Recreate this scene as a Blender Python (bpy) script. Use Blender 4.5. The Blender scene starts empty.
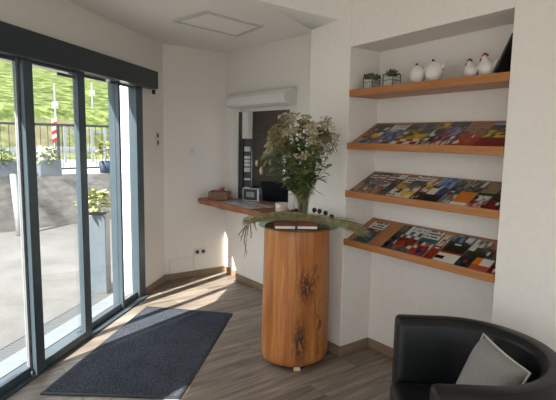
import bpy, bmesh, math, random
from mathutils import Vector, Matrix
random.seed(7)
sc = bpy.context.scene
COL = sc.collection

# ------------------------------------------------------------------ materials
def new_mat(name):
    m = bpy.data.materials.new(name); m.use_nodes = True
    nt = m.node_tree; b = nt.nodes['Principled BSDF']
    return m, nt, b

def N(nt, t, **k):
    n = nt.nodes.new(t)
    for a, v in k.items():
        if a in n.inputs: n.inputs[a].default_value = v
        else: setattr(n, a, v)
    return n

def ramp(nt, stops):
    r = nt.nodes.new('ShaderNodeValToRGB')
    e = r.color_ramp.elements
    while len(e) < len(stops): e.new(0.5)
    for i, (p, c) in enumerate(stops):
        e[i].position = p; e[i].color = (*c, 1)
    return r

def plain(name, col, rough=.6, metal=0, vary=.06, scale=12, bump=0, spec=.5, coord='Object', stretch=(1, 1, 1)):
    m, nt, b = new_mat(name)
    tc = N(nt, 'ShaderNodeTexCoord'); mp = N(nt, 'ShaderNodeMapping'); mp.inputs['Scale'].default_value = stretch
    nz = N(nt, 'ShaderNodeTexNoise', Scale=scale, Detail=4.0)
    nt.links.new(tc.outputs[coord], mp.inputs['Vector']); nt.links.new(mp.outputs[0], nz.inputs['Vector'])
    lo = tuple(max(0, c * (1 - vary)) for c in col); hi = tuple(min(1, c * (1 + vary)) for c in col)
    r = ramp(nt, [(.3, lo), (.7, hi)])
    nt.links.new(nz.outputs['Fac'], r.inputs[0]); nt.links.new(r.outputs[0], b.inputs['Base Color'])
    b.inputs['Roughness'].default_value = rough; b.inputs['Metallic'].default_value = metal
    b.inputs['Specular IOR Level'].default_value = spec
    if bump:
        bp = N(nt, 'ShaderNodeBump', Strength=bump, Distance=.01)
        nt.links.new(nz.outputs['Fac'], bp.inputs['Height']); nt.links.new(bp.outputs[0], b.inputs['Normal'])
    return m

def attr_mat(name, rough=.35, spec=.5):
    m, nt, b = new_mat(name)
    a = N(nt, 'ShaderNodeVertexColor'); a.layer_name = 'Col'
    nt.links.new(a.outputs['Color'], b.inputs['Base Color'])
    b.inputs['Roughness'].default_value = rough; b.inputs['Specular IOR Level'].default_value = spec
    return m

def wood(name, c1, c2, c3, scale=(1, 1, 1), rough=.4, dist=3.0, knots=True, coat=0.0):
    m, nt, b = new_mat(name)
    tc = N(nt, 'ShaderNodeTexCoord'); mp = N(nt, 'ShaderNodeMapping'); mp.inputs['Scale'].default_value = scale
    nt.links.new(tc.outputs['Object'], mp.inputs['Vector'])
    n1 = N(nt, 'ShaderNodeTexNoise', Scale=3.0, Detail=6.0, Roughness=.6, Distortion=dist * .2)
    nt.links.new(mp.outputs[0], n1.inputs['Vector'])
    r = ramp(nt, [(.25, c1), (.5, c2), (.75, c3)])
    nt.links.new(n1.outputs['Fac'], r.inputs[0])
    out = r.outputs[0]
    if knots:
        v = N(nt, 'ShaderNodeTexVoronoi', Scale=4.0); nt.links.new(tc.outputs['Object'], v.inputs['Vector'])
        rk = ramp(nt, [(.03, (1, 1, 1)), (.09, (0, 0, 0))]); nt.links.new(v.outputs['Distance'], rk.inputs[0])
        mx = N(nt, 'ShaderNodeMix'); mx.data_type = 'RGBA'; mx.inputs['B'].default_value = (c1[0] * .35, c1[1] * .3, c1[2] * .3, 1)
        nt.links.new(rk.outputs[0], mx.inputs[0]); nt.links.new(out, mx.inputs[6]); mx.inputs[7].default_value = (c1[0] * .35, c1[1] * .3, c1[2] * .3, 1)
        out = mx.outputs[2]
    nt.links.new(out, b.inputs['Base Color']); b.inputs['Roughness'].default_value = rough
    b.inputs['Coat Weight'].default_value = coat
    return m

def glass_mat(name, tint=(.975, .985, .985), refl=.05, rough=.0):
    m = bpy.data.materials.new(name); m.use_nodes = True; nt = m.node_tree; nt.nodes.clear()
    o = N(nt, 'ShaderNodeOutputMaterial'); t = N(nt, 'ShaderNodeBsdfTransparent'); t.inputs[0].default_value = (*tint, 1)
    g = N(nt, 'ShaderNodeBsdfGlossy'); g.inputs['Roughness'].default_value = rough
    lw = N(nt, 'ShaderNodeLayerWeight'); lw.inputs[0].default_value = .35
    mul = N(nt, 'ShaderNodeMath', operation='MULTIPLY_ADD'); mul.inputs[1].default_value = .12; mul.inputs[2].default_value = refl * .2
    nt.links.new(lw.outputs['Facing'], mul.inputs[0])
    mx = N(nt, 'ShaderNodeMixShader'); nt.links.new(mul.outputs[0], mx.inputs[0])
    nt.links.new(t.outputs[0], mx.inputs[1]); nt.links.new(g.outputs[0], mx.inputs[2]); nt.links.new(mx.outputs[0], o.inputs[0])
    return m

M = {}
M['wall'] = plain('white_plaster', (.83, .795, .74), .85, vary=.02, scale=30, bump=.05)
M['ceil'] = plain('white_ceiling_paint', (.85, .83, .79), .9, vary=.015, scale=20)
M['frame'] = plain('anthracite_aluminium', (.055, .078, .096), .38, .2, vary=.05, scale=8)
M['box'] = plain('anthracite_housing', (.021, .033, .043), .42, .1, vary=.05, scale=8)
M['glass'] = glass_mat('door_glass')
M['discglass'] = glass_mat('table_glass', (.72, .82, .78), .08)
M['vaseglass'] = glass_mat('vase_glass', (.90, .94, .92), .10)
M['white_plastic'] = plain('white_plastic', (.72, .71, .68), .35, vary=.02)
M['black'] = plain('black_plastic', (.012, .012, .014), .4, vary=.1)
M['darkgrey'] = plain('dark_grey', (.045, .047, .05), .5, vary=.1)
M['steel'] = plain('drain_steel', (.13, .135, .14), .55, .4, vary=.1, scale=60)
M['pine'] = wood('pine_shelf', (.33, .125, .037), (.41, .165, .052), (.48, .215, .075), (1.2, 14, 14), .38, knots=True)
M['counter'] = wood('larch_counter', (.24, .075, .032), (.32, .11, .048), (.40, .16, .07), (1.5, 14, 14), .35, knots=True)
M['skirt'] = wood('oak_skirting', (.20, .135, .085), (.26, .18, .115), (.32, .23, .155), (2, 2, 20), .5, knots=False)
M['cover'] = attr_mat('printed_cover', .3)
M['paper'] = plain('paper_edges', (.75, .73, .68), .8)
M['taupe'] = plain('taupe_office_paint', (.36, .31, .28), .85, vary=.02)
M['cream'] = plain('cream_ceramic', (.70, .66, .58), .35, vary=.04)
M['ceramic'] = plain('white_ceramic', (.74, .71, .67), .3, vary=.03, scale=25)
M['red'] = plain('red_enamel', (.22, .014, .013), .4)
M['leather'] = plain('black_leather', (.006, .0075, .0085), .40, vary=.25, scale=90, bump=.12, spec=.35)
M['cushion'] = plain('grey_linen', (.27, .265, .255), .95, vary=.12, scale=160, bump=.3)
M['piping'] = plain('pale_piping', (.50, .49, .47), .9, vary=.1)
M['concrete'] = None
M['leaf'] = plain('green_leaf', (.12, .18, .05), .55, vary=.35, scale=18)
M['leaf2'] = plain('bright_leaf', (.20, .26, .075), .55, vary=.35, scale=18)
M['stem'] = plain('stem_green', (.20, .20, .075), .6, vary=.3)
M['flower'] = plain('cream_flower', (.44, .39, .25), .8, vary=.25, scale=40)
M['drygrass'] = plain('dried_grass', (.36, .32, .15), .7, vary=.35, scale=25)
M['greengrass'] = plain('grey_green_grass', (.24, .225, .13), .7, vary=.35, scale=25)
M['cone'] = plain('dark_berry', (.045, .018, .015), .5, vary=.3)
M['succ'] = plain('succulent_green', (.05, .085, .04), .5, vary=.3)
M['potfill'] = plain('grey_gravel', (.45, .46, .43), .8, vary=.35, scale=90)
M['wire'] = plain('dark_wire', (.14, .14, .14), .4, .6)
M['notebook'] = plain('russet_cover', (.28, .075, .045), .5, vary=.12)
M['wicker'] = plain('wicker_brown', (.22, .125, .07), .7, vary=.3, scale=60)
M['planter'] = plain('blue_grey_planter', (.10, .125, .145), .5, vary=.08)
M['render'] = plain('white_render', (.82, .82, .80), .9, vary=.02)
M['galv'] = plain('galvanised_steel', (.27, .285, .295), .5, .3, vary=.08)
M['railmetal'] = plain('rail_metal', (.04, .045, .05), .5, .3)
M['screen'] = plain('dull_screen', (.25, .27, .22), .3, vary=.1)
M['sheet'] = plain('white_sheet', (.62, .61, .60), .8, vary=.1)

def floor_mat():
    m, nt, b = new_mat('wood_look_planks')
    tc = N(nt, 'ShaderNodeTexCoord'); mp = N(nt, 'ShaderNodeMapping')
    mp.inputs['Rotation'].default_value = (0, 0, -math.atan2(.607, .795))
    nt.links.new(tc.outputs['Object'], mp.inputs['Vector'])
    br = N(nt, 'ShaderNodeTexBrick', Scale=1.0); br.offset = .37; br.offset_frequency = 2
    br.inputs['Brick Width'].default_value = 1.2; br.inputs['Row Height'].default_value = .2
    br.inputs['Mortar Size'].default_value = .0022; br.inputs['Bias'].default_value = 0
    br.inputs['Color1'].default_value = (0, 0, 0, 1); br.inputs['Color2'].default_value = (1, 1, 1, 1); br.inputs['Mortar'].default_value = (.5, .5, .5, 1)
    nt.links.new(mp.outputs[0], br.inputs['Vector'])
    ms = N(nt, 'ShaderNodeMapping'); ms.inputs['Scale'].default_value = (1.2, 13, 1); nt.links.new(mp.outputs[0], ms.inputs['Vector'])
    off = N(nt, 'ShaderNodeVectorMath', operation='MULTIPLY_ADD'); off.inputs[1].default_value = (7, 3, 0)
    nt.links.new(br.outputs['Color'], off.inputs[0]); nt.links.new(ms.outputs[0], off.inputs[2])
    nz = N(nt, 'ShaderNodeTexNoise', Scale=1.5, Detail=7.0, Roughness=.62, Distortion=.5); nt.links.new(off.outputs[0], nz.inputs['Vector'])
    r = ramp(nt, [(.28, (.125, .096, .076)), (.5, (.25, .205, .166)), (.72, (.41, .35, .29))])
    nt.links.new(nz.outputs['Fac'], r.inputs[0])
    tone = N(nt, 'ShaderNodeMix'); tone.data_type = 'RGBA'; tone.blend_type = 'MULTIPLY'; tone.inputs[0].default_value = .35
    nt.links.new(r.outputs[0], tone.inputs[6]); nt.links.new(br.outputs['Color'], tone.inputs[7])
    mo = N(nt, 'ShaderNodeMix'); mo.data_type = 'RGBA'; mo.inputs[7].default_value = (.10, .08, .065, 1)
    nt.links.new(br.outputs['Fac'], mo.inputs[0]); nt.links.new(tone.outputs[2], mo.inputs[6])
    nt.links.new(mo.outputs[2], b.inputs['Base Color']); b.inputs['Roughness'].default_value = .42
    b.inputs['Specular IOR Level'].default_value = .4
    bp = N(nt, 'ShaderNodeBump', Strength=.12, Distance=.004); nt.links.new(nz.outputs['Fac'], bp.inputs['Height']); nt.links.new(bp.outputs[0], b.inputs['Normal'])
    return m
M['floor'] = floor_mat()

def log_mat():
    m, nt, b = new_mat('varnished_trunk')
    tc = N(nt, 'ShaderNodeTexCoord'); mp = N(nt, 'ShaderNodeMapping'); mp.inputs['Scale'].default_value = (9, 9, .55)
    nt.links.new(tc.outputs['Object'], mp.inputs['Vector'])
    n1 = N(nt, 'ShaderNodeTexNoise', Scale=2.2, Detail=6.0, Roughness=.6, Distortion=.6); nt.links.new(mp.outputs[0], n1.inputs['Vector'])
    r = ramp(nt, [(.25, (.25, .075, .018)), (.43, (.41, .145, .036)), (.58, (.52, .21, .058)), (.74, (.66, .35, .13))])
    nt.links.new(n1.outputs['Fac'], r.inputs[0])
    mf = N(nt, 'ShaderNodeMapping'); mf.inputs['Scale'].default_value = (60, 60, 2.0); nt.links.new(tc.outputs['Object'], mf.inputs['Vector'])
    n2 = N(nt, 'ShaderNodeTexNoise', Scale=2.0, Detail=3.0); nt.links.new(mf.outputs[0], n2.inputs['Vector'])
    rf = ramp(nt, [(.35, (.72, .66, .6)), (.55, (1, 1, 1))]); nt.links.new(n2.outputs['Fac'], rf.inputs[0])
    mm = N(nt, 'ShaderNodeMix'); mm.data_type = 'RGBA'; mm.blend_type = 'MULTIPLY'; mm.inputs[0].default_value = .55
    nt.links.new(r.outputs[0], mm.inputs[6]); nt.links.new(rf.outputs[0], mm.inputs[7])
    # bark-beetle stains and cracks: two blotches with a shape of their own on the front of the trunk
    cur = mm.outputs[2]
    for (cx, cy, cz, sx, sz, th) in ((.065, -.23, .58, .085, .15, .44), (.03, -.24, .20, .075, .22, .43), (.16, -.17, .30, .03, .28, .52), (.13, -.19, .66, .03, .10, .5)):
        d = N(nt, 'ShaderNodeVectorMath', operation='SUBTRACT'); d.inputs[1].default_value = (cx, cy, cz); nt.links.new(tc.outputs['Object'], d.inputs[0])
        d2 = N(nt, 'ShaderNodeVectorMath', operation='DIVIDE'); d2.inputs[1].default_value = (sx, .2, sz); nt.links.new(d.outputs[0], d2.inputs[0])
        ln = N(nt, 'ShaderNodeVectorMath', operation='LENGTH'); nt.links.new(d2.outputs[0], ln.inputs[0])
        fall = ramp(nt, [(.2, (1, 1, 1)), (1.0, (0, 0, 0))]); nt.links.new(ln.outputs['Value'], fall.inputs[0])
        mk = N(nt, 'ShaderNodeMapping'); mk.inputs['Scale'].default_value = (26, 26, 9); nt.links.new(tc.outputs['Object'], mk.inputs['Vector'])
        nk = N(nt, 'ShaderNodeTexNoise', Scale=1.6, Detail=5.0, Roughness=.7, Distortion=1.5); nt.links.new(mk.outputs[0], nk.inputs['Vector'])
        rk = ramp(nt, [(th, (0, 0, 0)), (th + .07, (1, 1, 1))]); nt.links.new(nk.outputs['Fac'], rk.inputs[0])
        pr = N(nt, 'ShaderNodeMath', operation='MULTIPLY'); nt.links.new(fall.outputs[0], pr.inputs[0]); nt.links.new(rk.outputs[0], pr.inputs[1])
        x = N(nt, 'ShaderNodeMix'); x.data_type = 'RGBA'; x.inputs[7].default_value = (.055, .025, .015, 1)
        nt.links.new(pr.outputs[0], x.inputs[0]); nt.links.new(cur, x.inputs[6]); cur = x.outputs[2]
    nt.links.new(cur, b.inputs['Base Color']); b.inputs['Roughness'].default_value = .38
    return m
M['log'] = log_mat()
M['endgrain'] = wood('end_grain', (.33, .15, .05), (.42, .2, .08), (.5, .27, .12), (6, 6, 6), .5, knots=False)

def mat_mat():
    m, nt, b = new_mat('ribbed_doormat')
    tc = N(nt, 'ShaderNodeTexCoord'); n1 = N(nt, 'ShaderNodeTexNoise', Scale=90.0, Detail=3.0); nt.links.new(tc.outputs['Object'], n1.inputs['Vector'])
    n2 = N(nt, 'ShaderNodeTexNoise', Scale=4.0, Detail=3.0); nt.links.new(tc.outputs['Object'], n2.inputs['Vector'])
    mul = N(nt, 'ShaderNodeMath', operation='MULTIPLY_ADD'); mul.inputs[1].default_value = .25; nt.links.new(n2.outputs['Fac'], mul.inputs[0]); nt.links.new(n1.outputs['Fac'], mul.inputs[2])
    r = ramp(nt, [(.45, (.020, .024, .034)), (.8, (.078, .085, .104))]); nt.links.new(mul.outputs[0], r.inputs[0])
    nt.links.new(r.outputs[0], b.inputs['Base Color']); b.inputs['Roughness'].default_value = .95; b.inputs['Specular IOR Level'].default_value = .1
    bp = N(nt, 'ShaderNodeBump', Strength=.6, Distance=.004); nt.links.new(n1.outputs['Fac'], bp.inputs['Height']); nt.links.new(bp.outputs[0], b.inputs['Normal'])
    return m
M['mat'] = mat_mat()
M['matedge'] = plain('rubber_edge', (.02, .022, .03), .7)

def concrete_mat():
    m, nt, b = new_mat('board_marked_concrete')
    tc = N(nt, 'ShaderNodeTexCoord'); mp = N(nt, 'ShaderNodeMapping'); mp.inputs['Scale'].default_value = (2, 2, 6); nt.links.new(tc.outputs['Object'], mp.inputs['Vector'])
    n1 = N(nt, 'ShaderNodeTexNoise', Scale=1.3, Detail=7.0, Roughness=.65); nt.links.new(mp.outputs[0], n1.inputs['Vector'])
    r = ramp(nt, [(.28, (.11, .103, .096)), (.55, (.235, .222, .208)), (.8, (.36, .345, .325))]); nt.links.new(n1.outputs['Fac'], r.inputs[0])
    nt.links.new(r.outputs[0], b.inputs['Base Color']); b.inputs['Roughness'].default_value = .9
    return m
M['concrete'] = concrete_mat()

def paving_mat():
    m, nt, b = new_mat('forecourt_asphalt')
    tc = N(nt, 'ShaderNodeTexCoord')
    n1 = N(nt, 'ShaderNodeTexNoise', Scale=1.3, Detail=8.0, Roughness=.7); nt.links.new(tc.outputs['Object'], n1.inputs['Vector'])
    n2 = N(nt, 'ShaderNodeTexNoise', Scale=60.0, Detail=3.0); nt.links.new(tc.outputs['Object'], n2.inputs['Vector'])
    ad = N(nt, 'ShaderNodeMath', operation='MULTIPLY_ADD'); ad.inputs[1].default_value = .5; nt.links.new(n2.outputs['Fac'], ad.inputs[0]); nt.links.new(n1.outputs['Fac'], ad.inputs[2])
    r = ramp(nt, [(.42, (.062, .060, .058)), (1.0, (.15, .147, .142))]); nt.links.new(ad.outputs[0], r.inputs[0])
    nt.links.new(r.outputs[0], b.inputs['Base Color']); b.inputs['Roughness'].default_value = .9
    return m
M['paving'] = paving_mat()

def grass_mat():
    m, nt, b = new_mat('meadow_grass')
    tc = N(nt, 'ShaderNodeTexCoord')
    n1 = N(nt, 'ShaderNodeTexNoise', Scale=1.8, Detail=6.0, Roughness=.68); nt.links.new(tc.outputs['Object'], n1.inputs['Vector'])
    r = ramp(nt, [(.38, (.024, .040, .009)), (.5, (.072, .100, .026)), (.60, (.165, .185, .068))]); nt.links.new(n1.outputs['Fac'], r.inputs[0])
    n2 = N(nt, 'ShaderNodeTexNoise', Scale=.16, Detail=3.0); nt.links.new(tc.outputs['Object'], n2.inputs['Vector'])
    rs = ramp(nt, [(.60, (0, 0, 0)), (.68, (1, 1, 1))]); nt.links.new(n2.outputs['Fac'], rs.inputs[0])
    x = N(nt, 'ShaderNodeMix'); x.data_type = 'RGBA'; x.inputs[7].default_value = (.13, .115, .07, 1)
    nt.links.new(rs.outputs[0], x.inputs[0]); nt.links.new(r.outputs[0], x.inputs[6])
    nt.links.new(x.outputs[2], b.inputs['Base Color']); b.inputs['Roughness'].default_value = .95; b.inputs['Specular IOR Level'].default_value = .05
    bp = N(nt, 'ShaderNodeBump', Strength=.7, Distance=.2); nt.links.new(n1.outputs['Fac'], bp.inputs['Height']); nt.links.new(bp.outputs[0], b.inputs['Normal'])
    return m
M['grass'] = grass_mat()

# ------------------------------------------------------------------ mesh builder
class MB:
    def __init__(s): s.bm = bmesh.new(); s.cl = s.bm.loops.layers.color.new('Col')
    def face(s, pts, col=None, mi=0):
        f = s.bm.faces.new([s.bm.verts.new(p) for p in pts]); f.material_index = mi
        if col:
            for l in f.loops: l[s.cl] = (*col, 1)
        return f
    def box(s, lo, hi, mtx=None, col=None, mi=0):
        x0, y0, z0 = lo; x1, y1, z1 = hi
        c = [Vector(p) for p in ((x0, y0, z0), (x1, y0, z0), (x1, y1, z0), (x0, y1, z0), (x0, y0, z1), (x1, y0, z1), (x1, y1, z1), (x0, y1, z1))]
        if mtx: c = [mtx @ p for p in c]
        v = [s.bm.verts.new(p) for p in c]
        for q in ((0, 3, 2, 1), (4, 5, 6, 7), (0, 1, 5, 4), (1, 2, 6, 5), (2, 3, 7, 6), (3, 0, 4, 7)):
            f = s.bm.faces.new([v[i] for i in q]); f.material_index = mi
            if col:
                for l in f.loops: l[s.cl] = (*col, 1)
        return s
    def prism(s, poly, z0, z1, mi=0):
        a = [s.bm.verts.new((x, y, z0)) for x, y in poly]; b = [s.bm.verts.new((x, y, z1)) for x, y in poly]
        n = len(poly)
        s.bm.faces.new(a[::-1]).material_index = mi; s.bm.faces.new(b).material_index = mi
        for i in range(n): s.bm.faces.new((a[i], a[(i + 1) % n], b[(i + 1) % n], b[i])).material_index = mi
        return s
    def tube(s, pts, r, seg=6, cap=True):
        pts = [Vector(p) for p in pts]; n = len(pts)
        rs = r if isinstance(r, (list, tuple)) else [r] * n
        rings = []
        up = Vector((0, 0, 1))
        for i, p in enumerate(pts):
            d = (pts[min(i + 1, n - 1)] - pts[max(i - 1, 0)]).normalized()
            a = d.cross(up if abs(d.z) < .95 else Vector((1, 0, 0))).normalized(); b_ = d.cross(a)
            rings.append([s.bm.verts.new(p + (a * math.cos(2 * math.pi * k / seg) + b_ * math.sin(2 * math.pi * k / seg)) * rs[i]) for k in range(seg)])
        for i in range(n - 1):
            for k in range(seg):
                s.bm.faces.new((rings[i][k], rings[i][(k + 1) % seg], rings[i + 1][(k + 1) % seg], rings[i + 1][k]))
        if cap:
            s.bm.faces.new(rings[0]); s.bm.faces.new(rings[-1][::-1])
        return s
    def lathe(s, prof, c=(0, 0, 0), seg=24, wob=None, closed=False):
        rings = []
        for r, z in prof:
            ring = []
            for k in range(seg):
                a = 2 * math.pi * k / seg
                rr = r * (wob(a, z) if wob else 1)
                ring.append(s.bm.verts.new((c[0] + rr * math.cos(a), c[1] + rr * math.sin(a), c[2] + z)))
            rings.append(ring)
        for i in range(len(rings) - 1):
            for k in range(seg): s.bm.faces.new((rings[i][k], rings[i][(k + 1) % seg], rings[i + 1][(k + 1) % seg], rings[i + 1][k]))
        if closed:
            for k in range(seg): s.bm.faces.new((rings[-1][k], rings[-1][(k + 1) % seg], rings[0][(k + 1) % seg], rings[0][k]))
        else:
            s.bm.faces.new(rings[0][::-1]); s.bm.faces.new(rings[-1])
        return s
    def ball(s, c, r, sub=2, sc_=(1, 1, 1), rot=None):
        ret = bmesh.ops.create_icosphere(s.bm, subdivisions=sub, radius=1)
        for v in ret['verts']:
            p = Vector((v.co.x * r * sc_[0], v.co.y * r * sc_[1], v.co.z * r * sc_[2]))
            if rot: p = rot @ p
            v.co = p + Vector(c)
        return s
    def leaf(s, base, d, L, w, up=Vector((0, 0, 1)), th=.0006, curl=.25):
        d = Vector(d).normalized(); side = d.cross(up)
        side = side.normalized() if side.length > 1e-3 else Vector((1, 0, 0))
        nrm = side.cross(d)
        b = Vector(base); pts = []
        prof = ((0, .12), (.3, .9), (.55, 1), (.8, .6), (1, .05))
        for t_, ww in prof:
            p = b + d * L * t_ - nrm * (curl * L * t_ * t_)
            pts.append((p - side * w * ww * .5, p + nrm * (-w * .12 * ww), p + side * w * ww * .5))
        vs = [[s.bm.verts.new(q) for q in row] for row in pts]
        vb = [[s.bm.verts.new(q - nrm * th) for q in row] for row in pts]
        for i in range(4):
            for j in (0, 1):
                s.bm.faces.new((vs[i][j], vs[i][j + 1], vs[i + 1][j + 1], vs[i + 1][j]))
                s.bm.faces.new((vb[i][j], vb[i + 1][j], vb[i + 1][j + 1], vb[i][j + 1]))
        return s
    def build(s, name, mat, parent=None, smooth=False, loc=None, rotz=None, bevel=0, recalc=True, bseg=2, origin=None):
        if recalc: bmesh.ops.recalc_face_normals(s.bm, faces=s.bm.faces)
        if origin:
            for v in s.bm.verts: v.co -= Vector(origin)
        me = bpy.data.meshes.new(name); s.bm.to_mesh(me); s.bm.free()
        for mm in (mat if isinstance(mat, (list, tuple)) else [mat]): me.materials.append(mm)
        if smooth:
            for p in me.polygons: p.use_smooth = True
        o = bpy.data.objects.new(name, me); COL.objects.link(o)
        if parent: o.parent = parent
        if loc is not None: o.location = loc
        if origin: o.location = origin
        if rotz is not None: o.rotation_euler = (0, 0, rotz)
        if bevel:
            md = o.modifiers.new('bevel', 'BEVEL'); md.width = bevel; md.segments = bseg; md.limit_method = 'ANGLE'; md.angle_limit = .6
        return o

def tag(o, label, cat, group=None, kind=None):
    o['label'] = label; o['category'] = cat
    if group: o['group'] = group
    if kind: o['kind'] = kind
    return o
def struct(o): o['kind'] = 'structure'; return o
def empty(name, loc=(0, 0, 0), rotz=0):
    o = bpy.data.objects.new(name, None); COL.objects.link(o); o.location = loc; o.rotation_euler = (0, 0, rotz); o.empty_display_size = .05
    return o
def kids(o): return [c for c in bpy.data.objects if c.parent == o]
def copy_tree(o, parent=None):
    ch = kids(o); c = o.copy(); COL.objects.link(c)
    if parent: c.parent = parent
    for k in ch: copy_tree(k, c)
    return c

# ------------------------------------------------------------------ frames of the room
O = Vector((-.601, 5.545, 0)); U = Vector((.607, -.795, 0)).normalized(); V = Vector((.795, .607, 0)).normalized()
AR = math.atan2(U.y, U.x)                       # the reception / niche wall runs along U, V points into the wall
def W(u, v, z=0): return O + U * u + V * v + Vector((0, 0, z))
MW = Matrix.Translation(O) @ Matrix.Rotation(AR, 4, 'Z')
T = Vector((-1.325, 4.677, 0)); DD = Vector((.173, .985, 0)).normalized(); DN = Vector((DD.y, -DD.x, 0))
def D(s, o, z=0): return T + DD * s + DN * o + Vector((0, 0, z))
MD = Matrix.Translation(T) @ Matrix.Rotation(math.atan2(DD.y, DD.x), 4, 'Z')   # x=s , y = -o
def dbox(mb, s0, s1, o0, o1, z0, z1): return mb.box((s0, -o1, z0), (s1, -o0, z1), MD)
def wbox(mb, u0, u1, v0, v1, z0, z1): return mb.box((u0, v0, z0), (u1, v1, z1), MW)
LB = Vector((-1.208, 5.135, 0))                  # corner of door wall and back wall
BD = (Vector((O.x, O.y, 0)) - LB).normalized(); BN = Vector((BD.y, -BD.x, 0))   # BN into the room
LBL = (Vector((O.x, O.y, 0)) - LB).length
MBK = Matrix.Translation(LB) @ Matrix.Rotation(math.atan2(BD.y, BD.x), 4, 'Z')  # x along, y = into the wall
ZT = 2.95

# ------------------------------------------------------------------ floor
mb = MB(); mb.box((-3.2, -3.2, -.12), (4.2, 7.6, 0))
# clip the slab to the inside of the door wall
bmesh.ops.bisect_plane(mb.bm, geom=mb.bm.verts[:] + mb.bm.edges[:] + mb.bm.faces[:], plane_co=D(0, -.12), plane_no=DN, clear_inner=True)
struct(mb.build('floor', M['floor']))

# ------------------------------------------------------------------ walls
mb = MB()
sL = -2.45
dbox(mb, -.02, .66, -.28, .04, -.1, ZT)              # pier beyond the door
dbox(mb, sL, -.02, -.10, .04, 1.995, ZT)             # lintel above the door
dbox(mb, -3.9, sL, -.25, 0, -.1, 1.995); dbox(mb, -3.9, sL, -.25, .04, 1.995, ZT)             # pier in front of the door
dbox(mb, -5.4, -3.9, -.03, 0, 2.64, ZT)          # above the second opening
dbox(mb, -7.9, -5.4, -.25, 0, -.1, ZT)
struct(mb.build('wall_left', M['wall']))
mb = MB(); mb.box((-.06, 0, -.1), (LBL + .35, .3, ZT), MBK); struct(mb.build('wall_back', M['wall']))
wu0, wu1, wz0, wz1 = .25, 1.17, .82, 1.87       # hatch window of the reception
mb = MB()
wbox(mb, -.02, wu0, 0, .14, -.1, ZT); wbox(mb, wu1, 1.975, 0, .14, -.1, ZT)
wbox(mb, wu0, wu1, 0, .14, wz1, ZT); wbox(mb, wu0, wu1, 0, .14, -.1, wz0)
wbox(mb, .345, 1.965, -.057, .0, -.1, .812)           # thicker panel below the counter
struct(mb.build('wall_middle', M['wall']))
nu0, nu1, nv0, nv1, nzt = 2.375, 3.482, -.471, -.179, 2.175
mb = MB()
wbox(mb, 1.969, nu0, nv0, .14, -.1, ZT)
wbox(mb, nu0, nu1, nv1, .14, -.1, ZT)
pf = [MW @ Vector((nu0, nv0, 2.160)), MW @ Vector((nu1, nv0, 2.202)), MW @ Vector((nu1, nv0, ZT)), MW @ Vector((nu0, nv0, ZT))]
pb = [p + V * (nv1 - nv0) for p in pf]
va = [mb.bm.verts.new(p) for p in pf]; vb_ = [mb.bm.verts.new(p) for p in pb]
mb.bm.faces.new(va); mb.bm.faces.new(vb_[::-1])
for i in range(4): mb.bm.faces.new((va[i], va[(i + 1) % 4], vb_[(i + 1) % 4], vb_[i]))
wbox(mb, nu1, 6.6, nv0, .14, -.1, ZT)
struct(mb.build('wall_right', M['wall'], bevel=.004))
# rear wall; wide opening behind the camera added and sized to brighten the room
mb = MB(); mb.box((-2.9, -2.4, -.1), (-2.0, -2.1, ZT)); mb.box((2.6, -2.4, -.1), (5.2, -2.1, ZT)); mb.box((-2.0, -2.4, 2.25), (2.6, -2.1, ZT))
struct(mb.build('wall_rear', M['wall']))

# ------------------------------------------------------------------ ceiling
def P3(p, z): return (p.x, p.y, z)
cA = P3(LB + Vector((-.02, .05, 0)), 2.484); cO = P3(O + Vector((.02, .03, 0)), 2.470); cR = P3(W(1.98, .03), 2.46)
cN1 = P3(W(1.969, -.45), 2.330); cN2 = P3(W(2.267, -.45), 2.353)
cF = P3(W(2.10, -1.03), 2.415); cF2 = P3(D(-2.45, -.03), 2.475); cD1 = P3(D(-.81, -.03), 2.475); cD2 = P3(D(-1.6, -.03), 2.475)
tris = [(cN2, cF, cN1), (cF, cR, cN1), (cF, cO, cR), (cF, cA, cO), (cF, cD1, cA), (cF, cD2, cD1), (cF, cF2, cD2)]
mb = MB()
cache = {}
def cv(p):
    if p not in cache: cache[p] = mb.bm.verts.new(p)
    return cache[p]
for t3 in tris: f = mb.bm.faces.new([cv(p) for p in t3]); f.smooth = True
sx = U * .24
def upv(p, z): return (p[0] + sx.x, p[1] + sx.y, z)
st = [cN2, cF, cF2]
for a, b in zip(st, st[1:]): mb.face([a, b, upv(b, 2.76), upv(a, 2.76)])
a = upv(cN2, 2.76); b = upv(cF, 2.76); c_ = upv(cF2, 2.76)
X_ = (5, -2.3, 2.76)
for t3 in ((a, b, X_), (b, c_, X_), (c_, P3(D(-7.0, -.02), 2.76), X_), (a, X_, (5, -1, 2.76)), (a, (5, -1, 2.76), P3(W(5.5, -.43), 2.76))): mb.face(list(t3))
mb.face([c_, P3(D(-7.0, -.02), 2.76), P3(D(-2.40, -.03), 2.76)])
mb.face([cF2, c_, P3(D(-2.40, -.03), 2.76)])
ce = mb.build('ceiling', M['ceil']); struct(ce)
for o_ in (ce,):
    pass
mb = MB(); mb.prism([tuple(D(-7.8, -.12).xy), (5.4, -3.0), (5.4, 2.0), (1.2, 8.2), (-1.9, 8.2), tuple(D(.9, -.12).xy)], 2.77, 3.05); r_ = mb.build('roof_slab', M['ceil']); struct(r_)

def ceil_z(x, y):
    for a, b, c in tris:
        den = (b[1] - c[1]) * (a[0] - c[0]) + (c[0] - b[0]) * (a[1] - c[1])
        l1 = ((b[1] - c[1]) * (x - c[0]) + (c[0] - b[0]) * (y - c[1])) / den
        l2 = ((c[1] - a[1]) * (x - c[0]) + (a[0] - c[0]) * (y - c[1])) / den
        l3 = 1 - l1 - l2
        if min(l1, l2, l3) >= -1e-4: return l1 * a[2] + l2 * b[2] + l3 * c[2]
    return 2.5
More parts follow.
